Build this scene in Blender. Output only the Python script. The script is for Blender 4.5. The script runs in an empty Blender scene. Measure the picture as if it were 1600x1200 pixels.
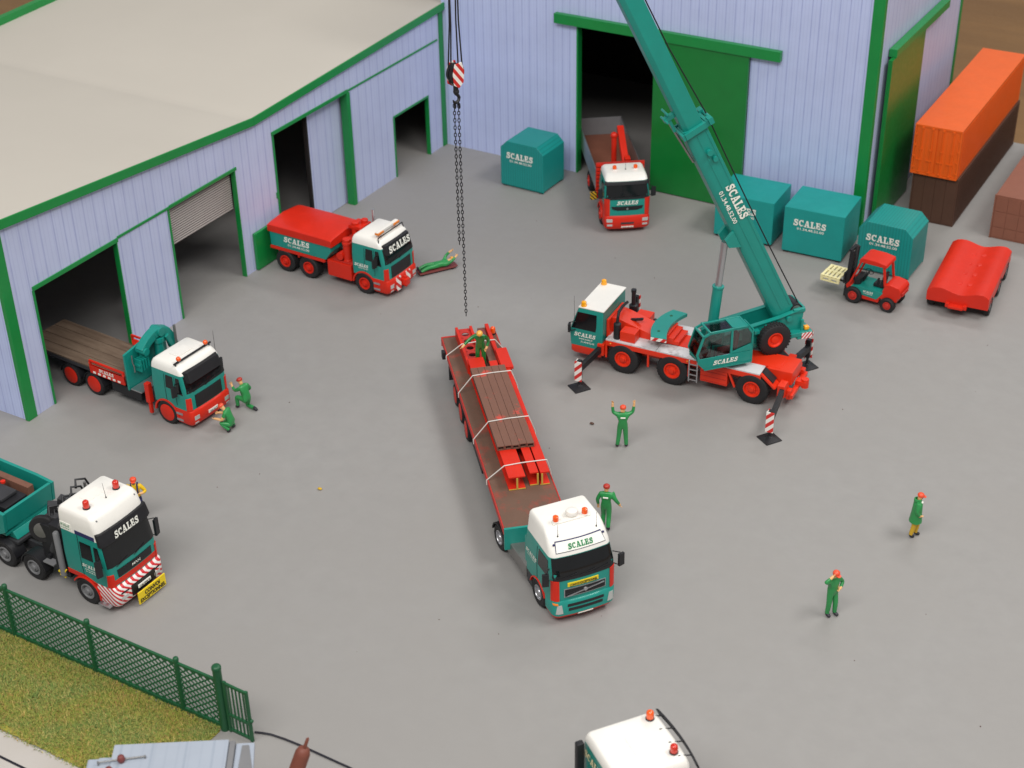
import bpy, bmesh, math, random
from mathutils import Vector, Matrix, Euler
random.seed(7)
R = math.radians
# Everything is measured in metres of the full-size vehicles and written at the
# models' true 1:50 size: S turns one into the other.
S = 0.02
scene = bpy.context.scene
col = scene.collection

# ------------------------------------------------------------------ camera
cam_d = bpy.data.cameras.new('camera')
cam = bpy.data.objects.new('camera', cam_d)
col.objects.link(cam)
cam.location = Vector((47.500, -72.890, 37.304)) * S
r_ = Vector((0.86457188, 0.50223406, -0.01662555))
u_ = Vector((-0.25321904, 0.46400476, 0.84886966))
f_ = Vector((-0.43404559, 0.72969893, -0.5283407))
cam.rotation_euler = Matrix((r_, u_, -f_)).transposed().to_euler()
cam_d.sensor_width = 36.0
cam_d.lens = 2477.47 / 1600 * 36.0
cam_d.clip_start = 0.02
cam_d.clip_end = 100.0
cam_d.dof.use_dof = True
cam_d.dof.focus_distance = 62 * S
cam_d.dof.aperture_fstop = 15.0
scene.camera = cam

# ------------------------------------------------------------------ light: an exhibition hall, soft ceiling lamps
world = bpy.data.worlds.new('World')
scene.world = world
world.use_nodes = True
bg = world.node_tree.nodes['Background']
bg.inputs['Color'].default_value = (1.0, 0.985, 0.965, 1)
bg.inputs['Strength'].default_value = 0.34

def area(name, loc, target, size, power, color=(1, .98, .955)):
    d = bpy.data.lights.new(name, 'AREA')
    d.shape = 'RECTANGLE'
    d.size, d.size_y = size[0] * S, size[1] * S
    d.energy = power
    d.color = color
    o = bpy.data.objects.new(name, d)
    col.objects.link(o)
    o.location = Vector(loc) * S
    o.rotation_euler = (Vector(target) - Vector(loc)).to_track_quat('-Z', 'Y').to_euler()
    return o

area('ceiling_lamp', (40, -100, 105), (18, -12, 0), (110, 40), 52)
area('ceiling_lamp', (85, -10, 100), (18, -18, 0), (50, 24), 22)
area('ceiling_lamp', (30, 60, 95), (18, -18, 0), (60, 14), 11)

scene.view_settings.view_transform = 'Standard'
scene.view_settings.look = 'None'
scene.view_settings.exposure = 0.0
scene.view_settings.gamma = 1.0
scene.render.engine = 'CYCLES'

# ------------------------------------------------------------------ materials
def lin(c):
    return tuple((v / 255 / 12.92) if v / 255 <= .04045 else ((v / 255 + .055) / 1.055) ** 2.4 for v in c)

MATS = {}
def mat(name, rgb, rough=.45, metal=0.0, var=.10, scale=1.2, bump=.0, bscale=8., coat=0., spec=.5, linear=False, speck=0.):
    """rgb: sRGB 0-255 (or linear floats). Colour varies slowly, gloss a little faster."""
    m = bpy.data.materials.new(name)
    m.use_nodes = True
    nt = m.node_tree
    b = nt.nodes['Principled BSDF']
    c = rgb if linear else lin(rgb)
    tc = nt.nodes.new('ShaderNodeTexCoord')
    n1 = nt.nodes.new('ShaderNodeTexNoise')
    n1.inputs['Scale'].default_value = scale / S
    n1.inputs['Detail'].default_value = 5
    n1.inputs['Roughness'].default_value = .6
    nt.links.new(tc.outputs['Object'], n1.inputs['Vector'])
    mp = nt.nodes.new('ShaderNodeMapRange')
    mp.inputs['From Min'].default_value = .3
    mp.inputs['From Max'].default_value = .7
    mp.inputs['To Min'].default_value = 1 - var
    mp.inputs['To Max'].default_value = 1 + var
    nt.links.new(n1.outputs['Fac'], mp.inputs['Value'])
    mx = nt.nodes.new('ShaderNodeVectorMath')
    mx.operation = 'SCALE'
    mx.inputs[0].default_value = c
    nt.links.new(mp.outputs['Result'], mx.inputs['Scale'])
    nt.links.new(mx.outputs['Vector'], b.inputs['Base Color'])
    n2 = nt.nodes.new('ShaderNodeTexNoise')
    n2.inputs['Scale'].default_value = scale * 3.1 / S
    nt.links.new(tc.outputs['Object'], n2.inputs['Vector'])
    mr = nt.nodes.new('ShaderNodeMapRange')
    mr.inputs['To Min'].default_value = max(.03, rough - .08)
    mr.inputs['To Max'].default_value = min(1, rough + .10)
    nt.links.new(n2.outputs['Fac'], mr.inputs['Value'])
    nt.links.new(mr.outputs['Result'], b.inputs['Roughness'])
    b.inputs['Metallic'].default_value = metal
    b.inputs['Coat Weight'].default_value = coat
    b.inputs['Coat Roughness'].default_value = .15
    b.inputs['Specular IOR Level'].default_value = spec
    if bump:
        n3 = nt.nodes.new('ShaderNodeTexNoise')
        n3.inputs['Scale'].default_value = bscale / S
        n3.inputs['Detail'].default_value = 4
        nt.links.new(tc.outputs['Object'], n3.inputs['Vector'])
        bp = nt.nodes.new('ShaderNodeBump')
        bp.inputs['Strength'].default_value = bump
        bp.inputs['Distance'].default_value = .05 * S
        nt.links.new(n3.outputs['Fac'], bp.inputs['Height'])
        nt.links.new(bp.outputs['Normal'], b.inputs['Normal'])
    MATS[name] = m
    m['_base'] = mx.name
    return m

def node_color(m):
    return m.node_tree.nodes[m['_base']]

mat('teal', (18, 138, 126), .38, coat=.25, var=.05)
mat('teal_card', (16, 146, 140), .55, var=.05, bump=.05, bscale=5)
mat('red', (208, 40, 20), .42, coat=.08, var=.06, spec=.35)
mat('red_dull', (186, 44, 34), .55, var=.10, bump=.1)
mat('crane_red', (222, 50, 20), .4, coat=.1, var=.04, spec=.4)
mat('white', (236, 233, 226), .38, var=.03, coat=.2)
mat('cream', (238, 226, 178), .6, var=.04)
mat('black', (26, 26, 30), .5, var=.2)
mat('black_gloss', (15, 16, 20), .25, var=.2)
mat('dark_grey', (52, 52, 55), .6, var=.2)
mat('grey', (120, 120, 122), .5, var=.08)
mat('rubber', (30, 29, 31), .72, var=.25, bump=.3, bscale=20)
mat('glass', (20, 22, 24), .08, var=.2, spec=.5)
mat('silver', (190, 190, 194), .32, metal=.85, var=.06)
mat('steel', (150, 148, 146), .4, metal=.8, var=.1)
mat('headlight', (205, 208, 205), .12, metal=.35, var=.1, coat=.5)
mat('beacon', (245, 92, 18), .15, var=.08, coat=.6)
mat('beacon_yellow', (250, 170, 12), .2, var=.06, coat=.5)
mat('beacon_red', (205, 42, 22), .15, var=.1, coat=.6)
mat('yellow', (238, 208, 30), .5, var=.03)
mat('green', (12, 132, 60), .42, var=.05, bump=.06, bscale=4, coat=.15)
mat('green_door', (10, 118, 48), .36, var=.06, coat=.2)
mat('fence_green', (22, 84, 50), .45, var=.12)
mat('cloth_green', (40, 140, 72), .42, var=.10, bump=.15, bscale=6, coat=.2)
mat('cloth_dark_green', (24, 122, 58), .3, var=.10, coat=.4)
mat('cloth_yellow', (205, 165, 40), .5, var=.10)
mat('cloth_bright', (232, 190, 20), .5, var=.08)
mat('navy', (38, 40, 90), .5, var=.1)
mat('skin', (226, 176, 120), .5, var=.06)
mat('hat', (228, 82, 50), .4, var=.06)
mat('hat_dark', (176, 52, 40), .4, var=.06)
mat('hair_orange', (232, 170, 70), .35, var=.06, coat=.3)
mat('boot', (36, 36, 44), .5, var=.1)
mat('orange', (228, 94, 16), .42, var=.04, coat=.15)
mat('brown', (78, 50, 36), .6, var=.07)
mat('brown_light', (132, 82, 64), .6, var=.06)
mat('maroon', (120, 58, 56), .5, var=.1)
mat('pencil_brown', (120, 66, 52), .6, var=.08)
mat('cable', (20, 19, 32), .5, var=.1)
mat('cord', (212, 206, 200), .6, var=.05)
mat('rope', (24, 23, 28), .7, var=.1)
mat('chain', (26, 25, 30), .5, metal=.3, var=.2)
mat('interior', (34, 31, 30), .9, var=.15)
mat('roof_card', (190, 184, 174), .75, var=.02, scale=.12, bump=.05, bscale=1.2)
mat('pale_roof', (158, 166, 178), .6, var=.04, scale=.5)
mat('shutter', (168, 160, 156), .55, var=.05)
mat('letter', (238, 238, 228), .5, var=.02)
mat('letter_green', (20, 128, 74), .5, var=.02)
mat('letter_black', (22, 22, 22), .5, var=.02)
mat('lens_orange', (232, 130, 30), .25, var=.05, coat=.5)
mat('seat_red', (150, 40, 36), .6, var=.1)
mat('plank', (118, 98, 78), .8, var=.14, scale=3)
mat('timber', (116, 78, 62), .7, var=.12, scale=2.2)
mat('beam_red', (206, 42, 24), .5, var=.08, spec=.3)
mat('beam_end', (196, 160, 70), .6, var=.08)
mat('pallet', (240, 230, 176), .6, var=.03)

def ramp_mix(name, base, other, lo, hi, scale, rough, vscale=(1, 1, 1), detail=6, bump=0):
    m = mat(name, base, rough, var=.05, bump=bump, bscale=6)
    nt = m.node_tree
    tc = [n for n in nt.nodes if n.type == 'TEX_COORD'][0]
    mp = nt.nodes.new('ShaderNodeMapping')
    mp.inputs['Scale'].default_value = vscale
    nt.links.new(tc.outputs['Object'], mp.inputs['Vector'])
    n = nt.nodes.new('ShaderNodeTexNoise')
    n.inputs['Scale'].default_value = scale / S
    n.inputs['Detail'].default_value = detail
    n.inputs['Roughness'].default_value = .65
    nt.links.new(mp.outputs['Vector'], n.inputs['Vector'])
    mr = nt.nodes.new('ShaderNodeMapRange')
    mr.inputs['From Min'].default_value = lo
    mr.inputs['From Max'].default_value = hi
    nt.links.new(n.outputs['Fac'], mr.inputs['Value'])
    mix = nt.nodes.new('ShaderNodeMix')
    mix.data_type = 'RGBA'
    nt.links.new(mr.outputs['Result'], mix.inputs[0])
    nt.links.new(node_color(m).outputs['Vector'], mix.inputs[6])
    mix.inputs[7].default_value = (*lin(other), 1)
    nt.links.new(mix.outputs[2], nt.nodes['Principled BSDF'].inputs['Base Color'])
    return m

# worn brown trailer deck with the red coming through, weathered planks
ramp_mix('worn_deck', (104, 78, 64), (150, 62, 48), .52, .72, 1.1, .7, (1, 1, 1), bump=.2)
ramp_mix('brown_tube', (116, 80, 66), (196, 70, 56), .60, .70, 2.4, .65, (.5, .5, 1), bump=.1)
ramp_mix('grey_plank', (112, 94, 78), (84, 66, 52), .4, .7, 1.6, .8, (.3, 2.2, 1), bump=.2)
ramp_mix('deck_plate', (206, 204, 206), (150, 146, 146), .52, .72, 2.2, .5, (1, 1, 1), bump=.3)
ramp_mix('yard', (146, 144, 142), (145, 142, 139), .35, .65, .06, .62, (1, 1, 1), detail=8, bump=.03)
ramp_mix('pavement', (184, 178, 172), (172, 166, 158), .35, .65, .3, .8, (1, 1, 1))
ramp_mix('table_wood', (142, 104, 58), (118, 84, 44), .35, .65, .08, .45, (.25, 2.2, 1), detail=6)
ramp_mix('turf', (160, 150, 62), (122, 128, 50), .38, .62, 1.3, .95, (1, 1, 1), detail=8)

def wall_paper(name, axis, base, line, period, w, jitter=.25):
    """printed sheet-metal card: thin darker lines across one axis, uneven ink"""
    m = mat(name, base, .48, var=.05, scale=.45, coat=.08)
    nt = m.node_tree
    tc = [n for n in nt.nodes if n.type == 'TEX_COORD'][0]
    sep = nt.nodes.new('ShaderNodeSeparateXYZ')
    nt.links.new(tc.outputs['Object'], sep.inputs[0])
    def mth(op, a, b=None):
        n = nt.nodes.new('ShaderNodeMath')
        n.operation = op
        if isinstance(a, float): n.inputs[0].default_value = a
        else: nt.links.new(a, n.inputs[0])
        if b is not None:
            if isinstance(b, float): n.inputs[1].default_value = b
            else: nt.links.new(b, n.inputs[1])
        return n.outputs[0]
    x = mth('DIVIDE', sep.outputs[axis], float(period * S))
    cell = mth('FLOOR', x)
    fr = mth('FRACT', x)
    wn = nt.nodes.new('ShaderNodeTexWhiteNoise')
    wn.noise_dimensions = '1D'
    nt.links.new(cell, wn.inputs['W'])
    pos = mth('MULTIPLY', wn.outputs['Value'], float(jitter))
    d = mth('ABSOLUTE', mth('SUBTRACT', fr, mth('ADD', pos, .3)))
    hit = nt.nodes.new('ShaderNodeMapRange')
    hit.inputs['From Min'].default_value = w * .4
    hit.inputs['From Max'].default_value = w
    hit.inputs['To Min'].default_value = 1
    hit.inputs['To Max'].default_value = 0
    nt.links.new(d, hit.inputs['Value'])
    # half-period fainter lines
    x2 = mth('FRACT', mth('MULTIPLY', x, 2.63))
    d2 = mth('ABSOLUTE', mth('SUBTRACT', x2, .5))
    h2 = nt.nodes.new('ShaderNodeMapRange')
    h2.inputs['From Min'].default_value = .03
    h2.inputs['From Max'].default_value = .16
    h2.inputs['To Min'].default_value = .38
    h2.inputs['To Max'].default_value = 0
    nt.links.new(d2, h2.inputs['Value'])
    nz = nt.nodes.new('ShaderNodeTexNoise')
    nz.inputs['Scale'].default_value = 1.2 / S
    nz.inputs['Detail'].default_value = 4
    nt.links.new(tc.outputs['Object'], nz.inputs['Vector'])
    st = mth('MULTIPLY', mth('MAXIMUM', hit.outputs[0], h2.outputs[0]), mth('ADD', mth('MULTIPLY', nz.outputs['Fac'], .9), .15))
    mix = nt.nodes.new('ShaderNodeMix')
    mix.data_type = 'RGBA'
    nt.links.new(st, mix.inputs[0])
    nt.links.new(node_color(m).outputs['Vector'], mix.inputs[6])
    mix.inputs[7].default_value = (*lin(line), 1)
    nt.links.new(mix.outputs[2], nt.nodes['Principled BSDF'].inputs['Base Color'])
    return m

wall_paper('wall_left', 1, (188, 196, 226), (150, 158, 204), .62, .08)
wall_paper('wall_back', 0, (188, 199, 236), (146, 156, 206), .50, .08)
wall_paper('shutter_lines', 2, (170, 160, 156), (110, 100, 96), .16, .3, 0.)
wall_paper('teal_grooves', 0, (16, 142, 136), (10, 114, 110), .15, .2, 0.)
wall_paper('pale_lines', 0, (160, 168, 180), (142, 152, 166), .9, .06)

def stripes(name, a, b, period, vec=(1, 1, 1)):
    m = mat(name, a, .4, var=.03)
    nt = m.node_tree
    tc = [n for n in nt.nodes if n.type == 'TEX_COORD'][0]
    dt = nt.nodes.new('ShaderNodeVectorMath')
    dt.operation = 'DOT_PRODUCT'
    dt.inputs[1].default_value = tuple(v / (period * S) for v in vec)
    nt.links.new(tc.outputs['Object'], dt.inputs[0])
    fr = nt.nodes.new('ShaderNodeMath')
    fr.operation = 'FRACT'
    nt.links.new(dt.outputs['Value'], fr.inputs[0])
    gt = nt.nodes.new('ShaderNodeMath')
    gt.operation = 'GREATER_THAN'
    gt.inputs[1].default_value = .5
    nt.links.new(fr.outputs[0], gt.inputs[0])
    mix = nt.nodes.new('ShaderNodeMix')
    mix.data_type = 'RGBA'
    nt.links.new(gt.outputs[0], mix.inputs[0])
    nt.links.new(node_color(m).outputs['Vector'], mix.inputs[6])
    mix.inputs[7].default_value = (*lin(b), 1)
    nt.links.new(mix.outputs[2], nt.nodes['Principled BSDF'].inputs['Base Color'])
    return m
stripes('hazard', (236, 232, 226), (206, 44, 40), .42, (1, 1, 1.0))
stripes('hazard_fine', (236, 232, 228), (206, 44, 50), .26, (1, 1, 1.2))
stripes('hazard_yellow', (220, 180, 40), (60, 50, 30), .2, (1, 1, 1))

def clear_glass():
    m = bpy.data.materials.new('clear_glass')
    m.use_nodes = True
    nt = m.node_tree
    out = nt.nodes['Material Output']
    nt.nodes.remove(nt.nodes['Principled BSDF'])
    t = nt.nodes.new('ShaderNodeBsdfTransparent')
    t.inputs['Color'].default_value = (.86, .89, .89, 1)
    g = nt.nodes.new('ShaderNodeBsdfGlossy')
    g.inputs['Roughness'].default_value = .06
    fr = nt.nodes.new('ShaderNodeFresnel')
    fr.inputs['IOR'].default_value = 1.5
    mx = nt.nodes.new('ShaderNodeMixShader')
    nt.links.new(fr.outputs[0], mx.inputs[0])
    nt.links.new(t.outputs[0], mx.inputs[1])
    nt.links.new(g.outputs[0], mx.inputs[2])
    nt.links.new(mx.outputs[0], out.inputs['Surface'])
    MATS['clear_glass'] = m
clear_glass()

# ------------------------------------------------------------------ mesh helpers
class MB:
    def __init__(s):
        s.v, s.f = [], []
    def add(s, vs, fs):
        o = len(s.v)
        s.v += [tuple(v) for v in vs]
        s.f += [tuple(i + o for i in f) for f in fs]
        return s
    def box(s, x0, x1, y0, y1, z0, z1):
        vs = [(x, y, z) for z in (z0, z1) for y in (y0, y1) for x in (x0, x1)]
        return s.add(vs, [(0, 2, 3, 1), (4, 5, 7, 6), (0, 1, 5, 4), (2, 6, 7, 3), (0, 4, 6, 2), (1, 3, 7, 5)])
    def obox(s, c, size, rot=(0, 0, 0)):
        m = Euler(rot).to_matrix()
        vs = [Vector(c) + m @ Vector((x * size[0] / 2, y * size[1] / 2, z * size[2] / 2)) for z in (-1, 1) for y in (-1, 1) for x in (-1, 1)]
        return s.add(vs, [(0, 2, 3, 1), (4, 5, 7, 6), (0, 1, 5, 4), (2, 6, 7, 3), (0, 4, 6, 2), (1, 3, 7, 5)])
    def bar(s, a, b, w, h):
        """box from a to b, w wide (sideways), h high"""
        a, b = Vector(a), Vector(b)
        d = (b - a)
        q = d.to_track_quat('X', 'Z').to_matrix()
        L = d.length
        vs = [a + q @ Vector((x * L, y * w / 2, z * h / 2)) for z in (-1, 1) for y in (-1, 1) for x in (0, 1)]
        return s.add(vs, [(0, 2, 3, 1), (4, 5, 7, 6), (0, 1, 5, 4), (2, 6, 7, 3), (0, 4, 6, 2), (1, 3, 7, 5)])
    def prism(s, pts, plane, a, b):
        n = len(pts)
        def P(p, t):
            if plane == 'xz': return (p[0], t, p[1])
            if plane == 'yz': return (t, p[0], p[1])
            return (p[0], p[1], t)
        vs = [P(p, a) for p in pts] + [P(p, b) for p in pts]
        fs = [tuple(range(n))[::-1], tuple(range(n, 2 * n))] + [(i, (i + 1) % n, n + (i + 1) % n, n + i) for i in range(n)]
        return s.add(vs, fs)
    def lathe(s, prof, origin, axis, n=20, closed=False):
        """prof: [(radius, along)]"""
        q = Vector(axis).to_track_quat('Z', 'Y').to_matrix()
        o = Vector(origin)
        vs = []
        for r, h in prof:
            for k in range(n):
                a = 2 * math.pi * k / n
                vs.append(o + q @ Vector((r * math.cos(a), r * math.sin(a), h)))
        fs = []
        m = len(prof)
        for i in range(m - 1 + (1 if closed else 0)):
            j = (i + 1) % m
            for k in range(n):
                l = (k + 1) % n
                fs.append((i * n + k, i * n + l, j * n + l, j * n + k))
        if not closed:
            fs.append(tuple(range(n))[::-1])
            fs.append(tuple((m - 1) * n + k for k in range(n)))
        return s.add(vs, fs)
    def cyl(s, p0, p1, r0, r1=None, n=14):
        p0, p1 = Vector(p0), Vector(p1)
        d = p1 - p0
        return s.lathe([(r0, 0), (r0 if r1 is None else r1, d.length)], p0, d, n)
    def ball(s, c, r, sq=(1, 1, 1), n=12, m=8):
        vs, fs = [], []
        for i in range(1, m):
            t = math.pi * i / m
            for k in range(n):
                a = 2 * math.pi * k / n
                vs.append((c[0] + r * sq[0] * math.sin(t) * math.cos(a), c[1] + r * sq[1] * math.sin(t) * math.sin(a), c[2] + r * sq[2] * math.cos(t)))
        top, bot = len(vs), len(vs) + 1
        vs += [(c[0], c[1], c[2] + r * sq[2]), (c[0], c[1], c[2] - r * sq[2])]
        for i in range(m - 2):
            for k in range(n):
                l = (k + 1) % n
                fs.append((i * n + k, (i + 1) * n + k, (i + 1) * n + l, i * n + l))
        for k in range(n):
            l = (k + 1) % n
            fs.append((top, k, l))
            fs.append((bot, (m - 2) * n + l, (m - 2) * n + k))
        return s.add(vs, fs)
    def tube(s, path, r, n=8):
        path = [Vector(p) for p in path]
        vs, fs = [], []
        up = None
        for i, p in enumerate(path):
            d = (path[min(i + 1, len(path) - 1)] - path[max(i - 1, 0)]).normalized()
            if up is None:
                up = d.orthogonal().normalized()
            up = (up - d * up.dot(d)).normalized()
            w = d.cross(up)
            rr = r[i] if isinstance(r, (list, tuple)) else r
            for k in range(n):
                a = 2 * math.pi * k / n
                vs.append(p + (up * math.cos(a) + w * math.sin(a)) * rr)
        for i in range(len(path) - 1):
            for k in range(n):
                l = (k + 1) % n
                fs.append((i * n + k, i * n + l, (i + 1) * n + l, (i + 1) * n + k))
        fs.append(tuple(range(n))[::-1])
        fs.append(tuple((len(path) - 1) * n + k for k in range(n)))
        return s.add(vs, fs)
    def loft(s, secs):
        n = len(secs[0])
        vs = [p for q in secs for p in q]
        fs = [(i * n + k, i * n + (k + 1) % n, (i + 1) * n + (k + 1) % n, (i + 1) * n + k) for i in range(len(secs) - 1) for k in range(n)]
        fs.append(tuple(range(n))[::-1])
        fs.append(tuple((len(secs) - 1) * n + k for k in range(n)))
        return s.add(vs, fs)
    def grid(s, fn, nu, nv, back):
        """thin shell: fn(u,v)->outer point; back: vector offset of the skirt"""
        vs = [Vector(fn(u / nu, v / nv)) for v in range(nv + 1) for u in range(nu + 1)]
        w = nu + 1
        fs = [(v * w + u, v * w + u + 1, (v + 1) * w + u + 1, (v + 1) * w + u) for v in range(nv) for u in range(nu)]
        rim = [u for u in range(w)] + [v * w + nu for v in range(1, nv + 1)] + [nv * w + u for u in range(nu - 1, -1, -1)] + [v * w for v in range(nv - 1, 0, -1)]
        o = len(vs)
        vs += [vs[i] + Vector(back) for i in rim]
        L = len(rim)
        fs += [(rim[i], o + i, o + (i + 1) % L, rim[(i + 1) % L]) for i in range(L)]
        return s.add(vs, fs)
    def xf(s, m, start=0):
        s.v[start:] = [tuple(m @ Vector(v)) for v in s.v[start:]]
        return s
    def mesh(s, name, bevel=0., seg=2, angle=40):
        me = bpy.data.meshes.new(name)
        bm = bmesh.new()
        vs = [bm.verts.new(Vector(v) * S) for v in s.v]
        for f in s.f:
            try: bm.faces.new([vs[i] for i in f])
            except ValueError: pass
        bmesh.ops.remove_doubles(bm, verts=bm.verts, dist=1e-7)
        bmesh.ops.recalc_face_normals(bm, faces=bm.faces)
        if bevel:
            es = [e for e in bm.edges if len(e.link_faces) == 2 and e.calc_face_angle(0) > R(32)]
            if es:
                bmesh.ops.bevel(bm, geom=es, offset=bevel * S, segments=seg, profile=.5, affect='EDGES', clamp_overlap=True)
        bm.to_mesh(me)
        bm.free()
        for p in me.polygons: p.use_smooth = True
        me.set_sharp_from_angle(angle=R(angle))
        return me
    def build(s, name, m, parent=None, bevel=0., seg=2, angle=40):
        me = s.mesh(name, bevel, seg, angle)
        me.materials.append(MATS[m])
        o = bpy.data.objects.new(name, me)
        col.objects.link(o)
        if parent is not None: o.parent = parent
        if bevel:
            wn = o.modifiers.new('weighted_normal', 'WEIGHTED_NORMAL')
            wn.keep_sharp = True
        return o

def tag(o, label=None, cat=None, group=None, kind=None):
    if label: o['label'] = label
    if cat: o['category'] = cat
    if group: o['group'] = group
    if kind: o['kind'] = kind
    return o
def thing(name, label, cat, loc=(0, 0, 0), rz=0, group=None):
    o = bpy.data.objects.new(name, None)
    o.empty_display_size = .01
    col.objects.link(o)
    o.location = Vector(loc) * S
    o.rotation_euler = (0, 0, R(rz))
    return tag(o, label, cat, group)
def copy_tree(o, parent=None):
    c = o.copy()
    col.objects.link(c)
    c.parent = parent
    for ch in list(o.children): copy_tree(ch, c)
    return c
def box(name, m, parent, x0, x1, y0, y1, z0, z1, bevel=.02):
    return MB().box(x0, x1, y0, y1, z0, z1).build(name, m, parent, bevel)

# ------------------------------------------------------------------ lettering
def rect(x0, y0, x1, y1): return [(x0, y0), (x1, y0), (x1, y1), (x0, y1)]
def strip(path, w):
    out = []
    P = [Vector((a, b)) for a, b in path]
    L, Rr = [], []
    for i, p in enumerate(P):
        d = (P[min(i + 1, len(P) - 1)] - P[max(i - 1, 0)]).normalized()
        n = Vector((-d.y, d.x))
        ww = w[i] if isinstance(w, (list, tuple)) else w
        L.append(p + n * ww / 2); Rr.append(p - n * ww / 2)
    for i in range(len(P) - 1):
        out.append([tuple(Rr[i]), tuple(Rr[i + 1]), tuple(L[i + 1]), tuple(L[i])])
    return out
def glyph(ch):
    if ch == 'L': return [rect(.1, 0, .38, 1), rect(0, .84, .5, 1), rect(0, 0, .8, .17), rect(.66, .1, .8, .42)], .84
    if ch == 'E': return [rect(.1, 0, .38, 1), rect(0, .84, .78, 1), rect(.65, .62, .78, .9), rect(.3, .42, .62, .58), rect(.53, .32, .63, .68), rect(0, 0, .82, .17), rect(.69, .1, .82, .4)], .88
    if ch == 'A': return [[(.08, .08), (.24, .08), (.5, 1), (.36, 1)], [(.58, .08), (.88, .08), (.64, 1), (.36, 1)], rect(.2, .28, .7, .42), rect(-.02, 0, .36, .16), rect(.5, 0, 1.0, .16)], 1.02
    if ch == 'C':
        pth = [(.46 + .33 * math.cos(t), .5 + .39 * math.sin(t)) for t in [R(a) for a in range(38, 323, 19)]]
        return strip(pth, [.18 + .09 * max(0, -math.cos(R(a))) for a in range(38, 323, 19)]) + [rect(.68, .62, .8, 1.0), rect(.7, .1, .8, .3)], .9
    pth = [(.70, .70), (.66, .84), (.50, .90), (.32, .88), (.20, .77), (.22, .64), (.36, .56), (.54, .48), (.67, .38), (.68, .23), (.55, .11), (.36, .09), (.18, .16), (.12, .32)]
    return strip(pth, [.16, .19, .2, .22, .24, .25, .26, .26, .25, .24, .22, .2, .18, .15]) + [rect(.65, .62, .78, 1.0), rect(.02, 0, .14, .38)], .86

def word_mb(word, slant=.0):
    """slab-serif word, cap height 1, baseline start at 0; pieces in x (right), y (up), z (out)"""
    mb = MB()
    x = 0
    k = 0
    for ch in word:
        if ch == ' ':
            x += .5
            continue
        ps, adv = glyph(ch)
        for q in ps:
            z = .004 * (k % 5)
            k += 1
            mb.add([(x + a + slant * b, b, z) for a, b in q], [tuple(range(len(q)))])
        x += adv + .06
    return mb, x

def text_mesh(s, weight=.0):
    c = bpy.data.curves.new('t', 'FONT')
    c.body = s
    c.size = 1.43
    c.resolution_u = 2
    c.offset = weight
    o = bpy.data.objects.new('t', c)
    col.objects.link(o)
    dg = bpy.context.evaluated_depsgraph_get()
    me = o.evaluated_get(dg).to_mesh()
    vs = [tuple(v.co) for v in me.vertices]
    fs = [tuple(p.vertices) for p in me.polygons]
    bpy.data.objects.remove(o)
    bpy.data.curves.remove(c)
    mb = MB().add(vs, fs)
    w = max((v[0] for v in vs), default=1)
    return mb, w

def place_text(mb, w, parent, m, origin, right, up, width, height, name='lettering', center=True):
    """origin: bottom-centre of the word on the surface; width/height in metres"""
    r, u = Vector(right).normalized(), Vector(up).normalized()
    n = r.cross(u)
    o = Vector(origin)
    sx, sy = width / w, height
    mb.v = [tuple(o + r * ((v[0] - (w / 2 if center else 0)) * sx) + u * (v[1] * sy) + n * (.012 + v[2] * .35)) for v in mb.v]
    me = bpy.data.meshes.new(name)
    me.from_pydata([Vector(v) * S for v in mb.v], [], mb.f)
    me.materials.append(MATS[m])
    ob = bpy.data.objects.new(name, me)
    col.objects.link(ob)
    ob.parent = parent
    return ob
def scales(parent, origin, right, up, width, height, m='letter', slant=.12, name='lettering'):
    mb, w = word_mb('SCALES', slant)
    return place_text(mb, w, parent, m, origin, right, up, width, height, name)
def words(s, parent, origin, right, up, width, height, m='letter', weight=.02, name='lettering'):
    mb, w = text_mesh(s, weight)
    return place_text(mb, w, parent, m, origin, right, up, width, height, name)
PHONE = '01.34.48.52.00'

# ------------------------------------------------------------------ the setting
tag(MB().box(-160, 160, -160, 200, -3.2, -2.2).build('table', 'table_wood'), kind='structure', label='brown wooden table under the yard board')
tag(MB().box(-23, 48, -60, 15.7, -2.19, 0).build('ground', 'yard', bevel=.05), kind='structure')

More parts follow.
